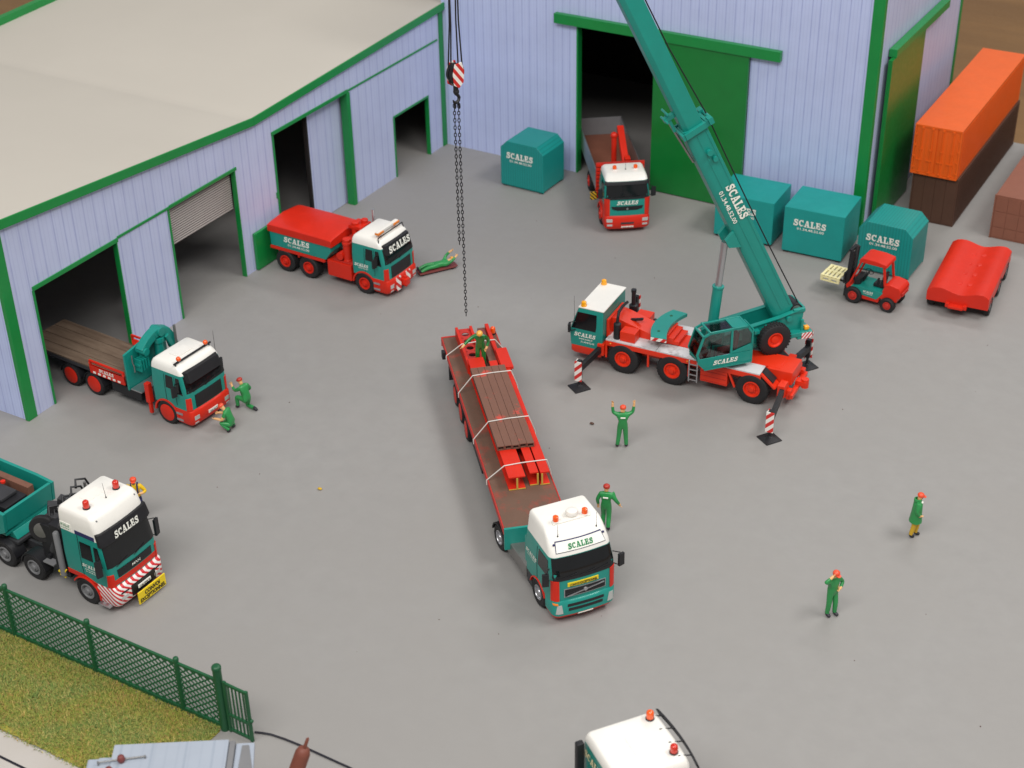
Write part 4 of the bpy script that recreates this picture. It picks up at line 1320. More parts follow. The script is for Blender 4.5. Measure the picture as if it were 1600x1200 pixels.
# ------------------------------------------------------------------ tipper truck in the tall hall's doorway
def premium():
    t = thing('tipper_truck', 'red and teal truck with open grey body and red loader arm in the tall doorway', 'truck', (13.8, -4.4, 0), -54)
    C = Cab([(1.0, -.7, 1.30, 1.16, .22, .06, .05), (1.9, -.7, 1.28, 1.19, .22, .06, .05), (2.1, -.7, 1.24, 1.19, .22, .06, .05), (2.78, -.7, 1.0, 1.12, .2, .08, .05),
             (2.98, -.68, .84, 1.08, .2, .1, .05), (3.08, -.62, .66, 1.0, .2, .12, .04), (3.11, -.55, .52, .92, .18, .12, .03)])
    cab = C.shell(1.0, 2.80, 'cab', 'teal', t)
    C.shell(2.801, 3.11, 'roof', 'white', cab)
    C.fpatch(2.02, 2.64, 1.10, 1.05, 'windscreen', 'glass', cab)
    C.fpatch(2.64, 2.79, 1.10, 1.08, 'sun_visor', 'black', cab, eps=.06, depth=.1)
    C.fpatch(1.90, 2.01, 1.12, 1.12, 'wiper_panel', 'black', cab)
    wiper(cab, C, 2.02, -.7, .6)
    wiper(cab, C, 2.02, .0, .6)
    for s_ in (-1, 1):
        C.fpatch(1.02, 1.94, s_ * 1.17, s_ * 1.17, 'corner_panel', 'red', cab, eps=.03, y0b=s_ * .9, y0t=s_ * .9, nu=5)
        C.spatch(s_, 1.95, 2.6, .05, .95, .08, .8, 'side_window', 'glass', cab)
        C.spatch(s_, 1.02, 1.5, -.68, 1.0, -.68, 1.0, 'side_band', 'red', cab, eps=.015)
        mirror(cab, .9, s_, 2.2, h=.5, y=1.15)
        arch(t, 0, s_, 'red', r0=.6, r1=.66)
        wheel(t, 0, s_, r=.54)
        wheel(t, -4.2, s_, r=.54, w=.5)
    scales(cab, (C.front(1.62, 0) + .02, 0, 1.62), (0, 1, 0), (0, 0, 1), 1.12, .22, slant=.2)
    g = C.fpatch(1.36, 1.52, .76, .82, 'grille', 'black', cab, eps=.02)
    C.fpatch(1.30, 1.35, .5, .7, 'grille', 'black', cab, eps=.02)
    MB().lathe([(.07, 0), (.05, .04)], (C.front(1.36, 0) + .02, 0, 1.38), (1, 0, 0), 4).build('badge', 'silver', g)
    B = Cab([(.26, .5, 1.32, 1.12, .22, .05, .05), (.4, .5, 1.40, 1.2, .24, .05, .06), (.9, .5, 1.40, 1.2, .24, .05, .06), (1.0, .5, 1.34, 1.16, .22, .05, .05)])
    bp = B.shell(.26, 1.0, 'bumper', 'red', t)
    for s_ in (-1, 1):
        B.fpatch(.68, .86, s_ * 1.08, s_ * 1.08, 'headlight', 'headlight', bp, y0b=s_ * .78, y0t=s_ * .78, nu=4)
        B.fpatch(.46, .56, s_ * 1.05, s_ * 1.05, 'fog_lamp', 'headlight', bp, y0b=s_ * .78, y0t=s_ * .78, nu=4)
    B.fpatch(.56, .66, .34, .34, 'bumper_slot', 'dark_grey', bp)
    B.fpatch(.34, .44, .32, .32, 'number_plate', 'letter', bp, eps=.02)
    words('9234 ZF 95', bp, (B.front(.36, 0) + .03, 0, .365), (0, 1, 0), (0, 0, 1), .5, .055, 'letter_black')
    for y in (-.52, .58): beacon(cab, (.2, y, 3.1), base='white', r=.11, h=.24)
    aerial(cab, (.25, .05, 3.11), .4, (-.1, 0))
    truck_chassis(t, -7.0, 'dark_grey')
    # open body: grey floor and sides, slatted red headboard
    fl = box('body_floor', 'brown_light', t, -8.4, -1.2, -1.2, 1.2, 1.35, 1.45)
    for s_ in (-1, 1):
        box('body_side', 'silver', t, -8.4, -1.2, s_ * 1.201, s_ * 1.27, 1.3, 2.45, .02)
    box('tailboard', 'grey', t, -8.5, -8.41, -1.27, 1.27, 1.3, 2.45, .02)
    hb = box('headboard', 'red_dull', t, -1.19, -1.1, -1.3, 1.3, .9, 2.95, .02)
    for k in range(9): box('slat', 'red', hb, -1.09, -1.03, -1.28, 1.28, .98 + k * .22, 1.12 + k * .22, .012)
    # loader arm folded over the body
    MB().bar((-1.6, .45, 2.1), (-4.4, .50, 3.5), .36, .36).build('loader_boom', 'red', t, .03)
    MB().bar((-1.55, .45, 3.0), (-1.8, .45, 1.5), .3, .34).build('loader_column', 'red', t, .03)
    MB().cyl((-3.6, .05, 3.35), (-3.5, .05, 1.8), .15).ball((-3.62, .05, 3.38), .2).build('loader_ram', 'red', t)
    MB().box(-1.46, -1.40, .34, .58, 2.55, 2.8).build('loader_recess', 'maroon', t)
    box('hazard_flap', 'hazard_yellow', t, -.95, -.88, -1.62, -1.28, .95, 1.4, .01)
premium()

# ------------------------------------------------------------------ truck cut by the near edge of the board
def near_truck():
    t = thing('parked_truck', 'teal truck with flat white roof, black bracketed visor and two beacons, beyond the black cable', 'truck', (33.1, -41.62, 0), 53)
    C = Cab([(.9, -1.3, 1.30, 1.20, .2, .06, .03), (2.0, -1.3, 1.28, 1.22, .2, .06, .03), (2.9, -1.3, 1.12, 1.2, .2, .08, .03), (3.1, -1.3, 1.08, 1.18, .2, .1, .03), (3.3, -1.26, 1.0, 1.12, .2, .14, .03), (3.36, -1.18, .9, 1.04, .18, .14, .02)])
    cab = C.shell(.9, 2.98, 'cab', 'teal', t)
    C.shell(2.981, 3.36, 'roof', 'white', cab)
    C.fpatch(1.9, 2.7, 1.14, 1.1, 'windscreen', 'glass', cab)
    secs = []
    for k in range(13):
        y = -1.28 + 2.56 * k / 12
        b = .10 * (1 - (y / 1.28) ** 2)
        secs.append([(1.14 + b, y, 3.22), (1.24 + b, y, 3.18), (1.34 + b, y, 2.9), (1.28 + b, y, 2.9)])
    v = MB().loft(secs).build('sun_visor', 'black', cab, .012)
    for y in (-.9, -.3, .3, .9): MB().bar((.78, y, 3.37), (1.22 + .08 * (1 - y * y), y, 3.22), .03, .03).build('visor_bracket', 'black', cab)
    beacon(cab, (.72, .82, 3.36), 'beacon', r=.12, h=.32)
    beacon(cab, (.72, -.72, 3.36), 'beacon_red', r=.12, h=.32)
    box('roof_hatch', 'white', cab, -.35, .45, -.5, .4, 3.36, 3.375, .01)
    scales(cab, (-1.315, .45, 2.45), (0, -1, 0), (0, 0, 1), 1.3, .30, 'cream')
    for s_ in (-1, 1):
        C.spatch(s_, 1.9, 2.6, .1, .95, .1, .85, 'side_window', 'glass', cab)
        mirror(cab, 1.0, s_, 2.2)
        arch(t, 0, s_, 'red', r0=.6, r1=.66)
        wheel(t, 0, s_, r=.54)
        wheel(t, -3.4, s_, r=.54, w=.5)
    MB().box(-1.62, -1.36, .98, 1.2, .8, 3.02).build('air_intake', 'black', t, .05)
    truck_chassis(t, -4.6, 'dark_grey')
    B = Cab([(.28, .5, 1.34, 1.12, .2, .05, .03), (.9, .5, 1.42, 1.2, .2, .05, .03)])
    B.shell(.28, .9, 'bumper', 'red', t)
    C.fpatch(1.05, 1.6, .8, .8, 'grille', 'black', cab, eps=.02)
    for s_ in (-1, 1):
        B.fpatch(.5, .72, s_ * 1.05, s_ * 1.05, 'headlight', 'headlight', t, y0b=s_ * .75, y0t=s_ * .75, nu=4)
        arch(t, -3.4, s_, 'black', r0=.6, r1=.65, y0=.7)
        box('fuel_tank', 'steel', t, -2.6, -1.4, min(s_ * .6, s_ * 1.18), max(s_ * .6, s_ * 1.18), .42, .95, .06)
    MB().lathe([(.5, 0), (.5, .08), (.12, .1)], (-3.3, 0, .97), (0, 0, 1), 18).build('fifth_wheel', 'black', t)
    box('catwalk', 'grey', t, -2.6, -1.4, -.6, .6, .965, 1.0)
near_truck()

# ------------------------------------------------------------------ teal crates and the containers
def crate(name, label, loc, rz, a, b, h, chamfer, m, group='teal crates beside the tall hall'):
    t = thing(name, label, 'crate', loc, rz, group)
    f = .12
    if chamfer:
        c = .42
        pts = [(-a / 2, f), (a / 2, f), (a / 2, h - c), (a / 2 - c, h), (-a / 2 + c, h), (-a / 2, h - c)]
    else:
        pts = [(-a / 2, f), (a / 2, f), (a / 2, h), (-a / 2, h)]
    bd = MB().prism(pts, 'xz', -b / 2, b / 2).build('body', m, t, .025)
    for x in (-a / 2 + .2, a / 2 - .2):
        for y in (-b / 2 + .2, b / 2 - .2):
            box('foot', 'black', t, x - .13, x + .13, y - .13, y + .13, 0, f)
    if chamfer:
        for s_ in (-1, 1): box('base_rail', 'teal_card', t, -a / 2, a / 2, s_ * (b / 2 - .1) - .04, s_ * (b / 2 - .1) + .04, f - .07, f)
    x = .02 if chamfer else -.06
    wd = 1.72
    x -= .12
    scales(bd, (x, -b / 2 - .012, h * .64), (1, 0, 0), (0, 0, 1), wd, .36, slant=0)
    words(PHONE, bd, (x + .04, -b / 2 - .012, h * .64 - .21), (1, 0, 0), (0, 0, 1), wd * .82, .13)
crate('storage_crate', 'grooved teal crate with chamfered top against the hall wall beside the tipper truck', (7.15, -2.36, 0), -1.6, 2.72, 2.3, 2.72, True, 'teal_grooves')
crate('storage_crate', 'smooth teal crate partly hidden behind the crane boom', (20.23, -2.25, 0), 2.6, 3.15, 2.66, 2.45, False, 'teal_card')
crate('storage_crate', 'smooth square teal crate between the boom crate and the chamfered crate by the forklift', (24.0, -2.25, 0), 2.6, 3.13, 2.74, 2.55, False, 'teal_card')
crate('storage_crate', 'grooved teal crate with chamfered top edges behind the forklift', (27.81, -2.55, 0), -.8, 2.75, 2.36, 2.72, True, 'teal_grooves')

def container(label, loc, rz, w, L, h, m, front_detail, group):
    t = thing('shipping_container', label, 'container', loc, rz, group)
    b = MB().box(-w / 2, w / 2, 0, L, 0, h).build('body', m, t, .025)
    fr = MB()
    if front_detail == 'doors':
        for s_ in (-1, 1):
            d = MB().box(min(s_ * .03, s_ * (w / 2 - .1)), max(s_ * .03, s_ * (w / 2 - .1)), -.06, -.001, .12, h - .12).build('door', m, t, .015)
            for k in (.28, .80):
                x = s_ * k
                MB().cyl((x, -.10, .1), (x, -.10, h - .1), .03, n=8).build('locking_bar', m, d)
                for z in (.12, h * .5, h - .2): MB().box(x - .06, x + .06, -.14, -.061, z, z + .09).build('bar_keeper', m, d, .008)
                MB().box(x - .22, x + .1, -.13, -.10, .78, .86).build('door_handle', m, d, .006)
            for z in (.3, .9, 1.5, 2.1): MB().box(s_ * (w / 2 - .16), s_ * (w / 2 - .02), -.10, -.061, z, z + .12).build('hinge', m, d, .008)
            for x in (.15, .55, .98): MB().box(s_ * x - .035, s_ * x + .035, -.085, -.061, .3, h - .3).build('door_rib', m, d, .01)
        for x0, x1, z0, z1 in ((-w / 2, w / 2, 0, .11), (-w / 2, w / 2, h - .11, h), (-w / 2, -w / 2 + .09, .11, h - .11), (w / 2 - .09, w / 2, .11, h - .11)):
            MB().box(x0, x1, -.09, -.002, z0, z1).build('end_frame', m, t, .012)
    else:
        n = 4
        for k in range(n):
            x0 = -w / 2 + .05 + k * (w - .1) / n
            for j, (z0, z1) in enumerate(((.1, h - .1),) if m == 'brown' else ((.1, h * .26), (h * .275, h * .62), (h * .635, h - .1))):
                MB().box(x0 + .008, x0 + (w - .1) / n - .008, -.025, -.001, z0, z1).build('end_panel', m, t, .01)
        MB().box(-w / 2 - .03, -w / 2 + .04, -.05, .05, 0, h).build('corner_post', m, t, .01)
    for s_ in (-1, 1):
        r = MB()
        n = int(L / .28)
        for k in range(n):
            y = .2 + k * (L - .4) / n
            r.box(min(s_ * (w / 2 - .001), s_ * (w / 2 + .03)), max(s_ * (w / 2 - .001), s_ * (w / 2 + .03)), y, y + .14, .15, h - .15)
        tag(r.build('side_ribs', m, t, .01, 1), kind='stuff')
    return t
container('bright orange shipping container stacked on top of a dark brown one', (28.0, 2.95, 2.705), .6, 2.44, 12.4, 2.72, 'orange', 'doors', 'shipping containers beside the tall hall')
container('dark brown shipping container underneath the orange one', (28.12, 3.1, 0), .6, 2.36, 12.3, 2.7, 'brown', 'plain', 'shipping containers beside the tall hall')
container('reddish brown shipping container standing alone beside the stacked pair', (32.62, 2.92, 0), .8, 2.6, 11.5, 2.42, 'brown_light', 'plain', 'shipping containers beside the tall hall')

# ------------------------------------------------------------------ low red ballast trailer
def dolly():
    t = thing('ballast_trailer', 'low bright red trailer with wavy cradle top near the brown container', 'trailer', (32.0, -3.3, 0), 4.5)
    a, b = 2.9, 5.5
    prof = []
    for k in range(25):
        u = -1 + 2 * k / 24
        z = 1.24 + .10 * math.cos((abs(u - .06) - .66) * 4.6)
        z -= .10 * max(0, (abs(u) - .86) / .14)
        prof.append((u * a / 2, z))
    pts = [(-a / 2, .58), (a / 2, .58)] + prof[::-1]
    bd = MB().prism(pts, 'xz', -b / 2, b / 2).build('body', 'red', t, .03, 2, 30)
    for y in (-1.6, -.5, .6, 1.7):
        for x in (-.3, .35): MB().box(x - .14, x + .24, y - .14, y + .14, 1.14, 1.20).build('cradle_pad', 'red', bd, .03)
    for s_ in (-1, 1):
        for y in (-1.95, .15, 1.95):
            m = MB().lathe([(.34, 0), (.34, .28), (.28, .3), (.2, .25), (.05, .27)], (s_ * (a / 2 - .32), y, .46), (s_, 0, 0), 18)
            w = m.build('wheel', 'grey', t)
            MB().lathe([(.3, 0), (.44, .02), (.46, .07), (.46, .27), (.43, .33), (.32, .33)], (s_ * (a / 2 - .32), y, .46), (s_, 0, 0), 24, closed=True).build('tyre', 'rubber', w)
    h = MB().box(-.35, .35, -b / 2 - .32, -b / 2 + .01, .5, .62).box(-.5, -.32, -b / 2 - .2, -b / 2 + .01, .48, .68).box(.32, .5, -b / 2 - .2, -b / 2 + .01, .48, .68)
    h.build('drawbar', 'red', t, .02)
    box('axle_frame', 'dark_grey', t, -1.0, 1.0, -2.4, 2.4, .4, .575)
dolly()

# ------------------------------------------------------------------ forklift with a pallet
def forklift():
    t = thing('forklift', 'small red and teal forklift holding a cream pallet in front of the chamfered crate', 'forklift', (27.55, -6.45, 0), 176)
    for x, r in ((0, .42), (-1.75, .36)):
        for s_ in (-1, 1):
            wheel(t, x, s_, r=r, w=.3, outer=.72, rim='red_dull', rr=r * .48)
    MB().prism([(.28, .38), (-.4, .3), (-1.25, .3), (-1.3, .55), (-2.15, .55), (-2.2, .9), (-1.5, .95), (-1.2, .72), (-.1, .62), (.35, .95), (.45, .8)], 'xz', -.55, .55).build('chassis', 'red', t, .03)
    bd = MB().prism([(.2, .82), (-.25, .52), (-1.15, .45), (-1.45, .86), (-1.3, .92), (-.2, .95)], 'xz', -.58, .58).build('side_cowl', 'teal', t, .03)
    scales(bd, (-.72, .583, .70), (-1, 0, 0), (0, 0, 1), .5, .1)
    words(PHONE, bd, (-.72, .583, .62), (-1, 0, 0), (0, 0, 1), .45, .05)
    MB().prism([(-1.38, .9), (-2.28, .75), (-2.32, 1.15), (-2.2, 1.32), (-1.75, 1.4), (-1.5, 1.36)], 'xz', -.56, .56).build('counterweight', 'red', t, .06)
    for z in (.86, .98): box('vent_slot', 'red_dull', t, -2.36, -2.30, -.4, .4, z, z + .05)
    # overhead guard
    g = MB()
    for s_ in (-1, 1):
        g.bar((.3, s_ * .52, .85), (-.2, s_ * .5, 2.22), .09, .09)
        g.bar((-1.5, s_ * .52, 1.25), (-1.35, s_ * .5, 2.22), .09, .11)
    g.build('guard_pillar', 'red', t, .015)
    MB().prism([(-.1, 2.2), (-1.5, 2.2), (-1.46, 2.36), (-1.0, 2.44), (-.3, 2.44), (-.15, 2.36)], 'xz', -.58, .58).build('guard_roof', 'red', t, .03)
    # seat, wheel, console
    s = MB().box(-1.3, -.8, -.25, .25, .95, 1.12).obox((-1.28, 0, 1.4), (.14, .5, .6), (0, -.15, 0)).build('seat', 'black', t, .04)
    box('armrest', 'black', t, -1.1, -1.0, .2, .28, 1.1, 1.45)
    MB().tube([(-.2, 0, .95), (-.45, 0, 1.5)], .05).build('steering_column', 'black', t)
    MB().lathe([(.2, 0), (.22, .02), (.2, .04), (.18, .02)], (-.46, 0, 1.52), (-.4, 0, 1), 18, closed=True).bar((-.46, -.18, 1.53), (-.46, .18, 1.53), .03, .02).build('steering_wheel', 'black', t)
    box('console', 'black', t, -.22, .1, -.45, .45, .9, 1.22, .04)
    # mast and forks
    for s_ in (-1, 1):
        MB().bar((.5, s_ * .32, .1), (.36, s_ * .32, 2.55), .12, .2).build('mast_rail', 'black', t, .01)
        MB().bar((.48, s_ * .16, .2), (.36, s_ * .16, 2.2), .1, .14).build('mast_inner', 'black', t, .01)
        MB().bar((.62, s_ * .28, .82), (1.55, s_ * .28, .80), .13, .06).build('fork', 'black', t, .01)
    for z in (.3, 1.3, 2.5): MB().box(.36, .52, -.36, .36, z, z + .1).build('mast_bar', 'black', t, .01)
    box('carriage', 'black', t, .55, .64, -.45, .45, .8, 1.35, .01)
    MB().cyl((.3, .0, .3), (.26, .0, 2.75), .06).build('lift_ram', 'dark_grey', t)
    p = thing('pallet', 'cream slatted pallet on the forks of the red forklift', 'pallet', (27.55, -6.45, 0), 176)
    for k in range(5): MB().box(.78 + k * .21, .91 + k * .21, -.62, .62, .98, 1.04).build('slat', 'pallet', p, .008)
    for y in (-.56, 0, .56): MB().box(.78, 1.75, y - .06, y + .06, .90, .979).build('stringer', 'pallet', p, .008)
    for y in (-.57, .0, .57): MB().box(.78, 1.75, y - .05, y + .05, 1.03, 1.05).build('stringer', 'pallet', p, .006)
    for x in (.84, 1.27, 1.69):
        for y in (-.56, .56): MB().box(x - .06, x + .06, y - .06, y + .06, .78, .899).build('block', 'pallet', p, .008)
    for y in (-.56, .56): MB().box(.78, 1.75, y - .06, y + .06, .74, .779).build('runner', 'pallet', p, .006)
forklift()

# ------------------------------------------------------------------ the mobile crane
CR = ((20.66, -16.89, 0), 183.8)
BOOM_AZ = 228.5
def crane():
    t = thing('mobile_crane', 'red and teal three-axle mobile crane with raised teal boom, outriggers and white cab roof', 'crane', *CR)
    W = 1.34
    # carrier: frame, red centre deck, worn silver walkways
    box('frame', 'crane_red', t, -7.2, 1.2, -.62, .62, .72, 1.45, .03)
    box('centre_deck', 'crane_red', t, -7.0, -.85, -.52, .52, 1.46, 1.60, .02)
    for s_ in (-1, 1):
        for x0, x1 in ((-1.55, .85), (-3.9, -1.57), (-6.35, -3.92)):
            MB().box(x0, x1, min(s_ * .525, s_ * 1.3), max(s_ * .525, s_ * 1.3), 1.50, 1.565).build('walkway_plate', 'deck_plate', t, .008)
        box('side_beam', 'crane_red', t, -6.4, .85, min(s_ * 1.18, s_ * 1.32), max(s_ * 1.18, s_ * 1.32), 1.26, 1.495, .02)
        MB().prism([(-6.36, 1.56), (-6.36, 1.5), (-7.0, .95), (-7.1, 1.0), (-6.42, 1.6)], 'xz', s_ * .72, s_ * 1.3).build('rear_fender', 'crane_red', t, .02)
        MB().prism([(-6.38, 1.59), (-6.45, 1.62), (-6.95, 1.22), (-6.9, 1.15)], 'xz', s_ * .7, s_ * 1.18).build('mud_guard', 'black', t, .01)
        for x in (0, -2.35, -6.03):
            wheel(t, x, s_, r=.73, w=.55, outer=W, rim='crane_red', rr=.36)
        # arch stays between beam and wheels
        for x, dx in ((.82, .0), (-1.2, 0), (-3.12, 0), (-4.95, -.3)):
            MB().bar((x, s_ * 1.26, 1.3), (x + dx, s_ * 1.26, .62), .1, .09).build('fender_stay', 'crane_red', t, .015)
        lc = box('side_locker', 'crane_red', t, -4.9, -3.65, min(s_ * .8, s_ * 1.28), max(s_ * .8, s_ * 1.28), .55, 1.24, .03)
        for z in (.62, .85, 1.08): MB().box(-4.85, -3.7, s_ * 1.281, s_ * 1.295, z, z + .02).build('locker_seam', 'red_dull', lc)
        ld = thing_part = MB().box(-3.56, -3.5, s_ * 1.30, s_ * 1.36, .42, 1.5).box(-3.18, -3.12, s_ * 1.30, s_ * 1.36, .42, 1.5).build('ladder', 'silver', t, .008)
        for z in (.5, .76, 1.02, 1.28): MB().box(-3.5, -3.18, s_ * 1.305, s_ * 1.355, z, z + .05).build('rung', 'silver', ld)
        MB().ball((-3.05, s_ * 1.33, 1.4), .045).build('side_lamp', 'lens_orange', t)
        MB().ball((.6, s_ * 1.33, 1.4), .045).build('side_lamp', 'lens_orange', t)
    # driver cab
    C = Cab([(.92, 1.02, 2.58, 1.30, .10, .05, .02), (1.62, 1.0, 2.62, 1.32, .10, .05, .02), (1.82, 1.0, 2.56, 1.32, .10, .05, .02), (2.78, 1.0, 2.22, 1.28, .10, .05, .02), (2.84, 1.0, 2.18, 1.26, .1, .05, .02)])
    cab = C.shell(.92, 2.84, 'driver_cab', 'teal', t)
    box('cab_roof', 'white', cab, .96, 2.2, -1.28, 1.28, 2.841, 2.90, .02)
    C.fpatch(1.82, 2.72, 1.2, 1.16, 'windscreen', 'glass', cab)
    for s_ in (-1, 1):
        def fn(u, v, s_=s_):
            z = 1.80 + .84 * v
            a, b = 1.30 + .12 * max(0, .3 - v), 2.50 - .28 * v
            x = a + (b - a) * u
            return (x, s_ * (C.at(z)[2] + .012), z)
        MB().grid(fn, 3, 4, (0, -s_ * .04, 0)).build('side_window', 'glass', cab)
        mirror(cab, 2.3, s_, 1.9, h=.4, y=1.3)
    scales(cab, (1.85, 1.32, 1.42), (-1, 0, 0), (0, 0, 1), 1.05, .2, slant=.12)
    words('www.scales.fr', cab, (1.8, 1.32, 1.28), (-1, 0, 0), (0, 0, 1), .68, .09)
    words(PHONE, cab, (1.72, 1.32, 1.12), (-1, 0, 0), (0, 0, 1), .66, .09)
    aerial(cab, (2.4, 1.24, 2.2), 1.2, (0, .04))
    for y in (-1.12, 1.12): beacon(cab, (2.0, y, 2.9), 'beacon_yellow', r=.12, h=.24, base='beacon_yellow')
    B = Cab([(.5, 1.1, 2.46, 1.24, .12, .05, .03), (.6, 1.05, 2.56, 1.3, .12, .05, .03), (.9, 1.05, 2.56, 1.3, .12, .05, .03)])
    bp = B.shell(.5, .91, 'bumper', 'crane_red', t)
    for s_ in (-1, 1): B.fpatch(.62, .8, s_ * 1.1, s_ * 1.1, 'headlight', 'headlight', bp, y0b=s_ * .8, y0t=s_ * .8, nu=4)
    MB().tube([(2.35 + .28 * math.sin(a), 1.15 * math.cos(a), .52 - .12 * math.sin(a)) for a in [math.pi * k / 12 for k in range(13)]], .035, 6).build('bumper_ring', 'silver', bp)
    # engine hood, mufflers, boxes
    MB().prism([(.95, 1.46), (.95, 2.28), (.62, 2.3), (-1.0, 1.86), (-1.0, 1.46)], 'xz', -.55, .55).build('engine_hood', 'crane_red', t, .03)
    MB().prism([(.98, 1.46), (.98, 2.34), (.86, 2.34), (.8, 1.46)], 'xz', -.85, .92).build('engine_panel', 'crane_red', t, .02)
    MB().lathe([(.17, 1.56), (.17, 2.3), (.12, 2.34), (.07, 2.36), (.07, 2.42)], (.42, 1.0, 0), (0, 0, 1), 16).build('muffler', 'black', t)
    MB().tube([(.42, 1.0, 2.4), (.42, .95, 2.62), (.48, .7, 2.74), (.55, .1, 2.72), (.58, -.5, 2.6)], .07, 8).build('exhaust_pipe', 'black', t)
    MB().lathe([(.2, 1.56), (.2, 2.2), (.1, 2.24), (.1, 2.85), (.12, 2.86), (.12, 3.0)], (.5, -1.05, 0), (0, 0, 1), 16).build('exhaust_stack', 'black', t)
    MB().obox((-.15, .12, 2.2), (.62, .16, .1), (0, .27, 0)).build('hood_handle', 'black', t, .03)
    box('side_box', 'crane_red', t, -.5, .22, .60, 1.18, 1.57, 2.05, .03)
    box('side_box', 'crane_red', t, -.5, .22, -1.18, -.60, 1.57, 2.0, .03)
    for k in range(3): box('support_step', 'crane_red', t, -2.35 - .25 * k + .5, -1.6 - .25 * k + .5, -.62 + .02 * k, .62 - .02 * k, 1.61, 2.05 - .13 * k, .02)
    MB().ball((-.7, -.75, 1.8), .12).box(-.85, -.6, -.98, -.7, 1.57, 1.75).build('filter_unit', 'black', t)
    # crescent counterweight resting across the deck
    m = MB()
    secs = []
    for k in range(19):
        a = R(-25 + 50 * k / 18)
        ca, sa = math.cos(a), math.sin(a)
        cx = -4.75
        secs.append([(cx + 3.0 * ca, 3.0 * sa, 2.06), (cx + 3.78 * ca, 3.78 * sa * .84, 2.06), (cx + 3.78 * ca, 3.78 * sa * .84, 2.24), (cx + 3.0 * ca, 3.0 * sa, 2.24)])
    cw = m.loft(secs).build('counterweight', 'teal', t, .015)
    for a in (-14, 14): MB().lathe([(.07, 0), (.06, .02)], (-4.75 + 3.4 * math.cos(R(a)), 3.4 * math.sin(R(a)) * .92, 2.24), (0, 0, 1), 10).build('lifting_eye', 'fence_green', cw)
    e = R(25)
    p0 = Vector((-4.75 + 3.0 * math.cos(e), 3.0 * math.sin(e) + .02, 2.07)); p1 = Vector((-4.75 + 3.78 * math.cos(e), 3.78 * math.sin(e) * .84 + .02, 2.07))
    m = MB().bar(p0 + Vector((0, .02, .08)), p1 + Vector((0, .02, .08)), .02, .155)
    m.build('hazard_strip', 'hazard', cw)
    # rear end
    box('rear_box', 'crane_red', t, -7.6, -6.45, -.66, .66, .95, 1.58, .04)
    h = MB().box(-8.1, -7.6, -.18, .18, .72, .95).cyl((-8.0, .0, .62), (-8.0, .0, 1.05), .17).box(-7.8, -7.6, -1.1, 1.1, .55, .75)
    h.build('tow_coupling', 'crane_red', t, .02)
    for s_ in (-1, 1):
        m = MB().box(-7.5, -7.15, s_ * .66, s_ * 1.2, .6, 1.1).box(-7.7, -7.5, s_ * .8, s_ * 1.1, .5, .95).cyl((-7.4, s_ * 1.0, 1.1), (-7.4, s_ * 1.0, 1.3), .12)
        m.build('rear_bracket', 'crane_red', t, .03)
    # four outriggers
    for x, s_, yy in ((1.05, 1, 3.25), (-7.35, 1, 3.6), (1.05, -1, 3.25), (-7.0, -1, 2.7)):
        xp = x + (.2 if x > 0 else -.3)
        o = MB().bar((x, s_ * .9, 1.02), (xp, s_ * (yy - .05), .98), .2, .3).build('outrigger_beam', 'black', t, .015)
        MB().box(x - .16, x + .16, min(s_ * .85, s_ * 1.42), max(s_ * .85, s_ * 1.42), .72, 1.28).build('beam_sleeve', 'crane_red', o, .02)
        MB().cyl((xp, s_ * yy, .1), (xp, s_ * yy, .55), .06).box(xp - .1, xp + .1, s_ * yy - .1, s_ * yy + .1, .5, 1.42).build('jack', 'black', o)
        MB().box(xp - .17, xp + .17, s_ * (yy + .11), s_ * (yy + .15), .42, 1.4).box(xp + .11, xp + .15, s_ * yy - .16, s_ * yy + .09, .42, 1.4).build('marker_board', 'hazard', o, .005)
        MB().lathe([(.54, 0), (.54, .05), (.12, .14), (.08, .2)], (0, 0, 0), (0, 0, 1), 4).xf(Matrix.Translation((xp, s_ * yy, 0)) @ Matrix.Rotation(R(8), 4, 'Z')).build('foot_pad', 'black', o, .01)

    # ---- superstructure, turned towards the trailer
    U = Matrix.Translation((-4.3, 0, 0)) @ Matrix.Rotation(R(BOOM_AZ - CR[1]), 4, 'Z')
    def ub(mb, name, m, parent, bevel=.02, **k):
        return mb.xf(U).build(name, m, parent, bevel, **k)
    up = ub(MB().lathe([(1.05, 1.58), (1.05, 1.75), (.95, 1.8)], (0, 0, 0), (0, 0, 1), 32), 'slewing_ring', 'teal', t, 0)
    tr = ub(MB().box(-2.7, .9, -.62, .62, 1.8, 2.05), 'turret', 'teal', t, .03)
    for s_ in (-1, 1):
        ub(MB().prism([(.95, 2.05), (.95, 2.45), (.2, 2.72), (-2.2, 3.05), (-3.25, 3.3), (-3.4, 3.1), (-3.3, 2.3), (-2.3, 2.05)], 'xz', s_ * .48, s_ * .60), 'side_plate', 'teal', tr, .02)
        ub(MB().prism([(.95, 2.46), (.2, 2.73), (-2.2, 3.06), (-3.25, 3.31), (-3.25, 3.37), (-2.2, 3.12), (.2, 2.79), (.95, 2.52)], 'xz', s_ * .46, s_ * .68), 'plate_rim', 'teal', tr, .015)
        ub(MB().cyl((-2.65, s_ * .6, 3.0), (-2.65, s_ * .76, 3.0), .13).cyl((-1.6, s_ * .6, 2.8), (-1.6, s_ * .78, 2.8), .1).box(-1.2, -.95, s_ * .62, s_ * .86, 2.62, 2.78), 'pivot_pin', 'teal', tr, .01)
    ub(MB().box(-3.75, -2.6, -.95, .95, 2.12, 2.34).box(-3.6, -3.0, -.95, .95, 2.0, 2.12), 'ballast_plate', 'teal', tr, .04)
    ub(MB().cyl((-3.3, .72, 2.34), (-3.3, .72, 2.85), .07), 'ballast_pin', 'teal', tr, 0)
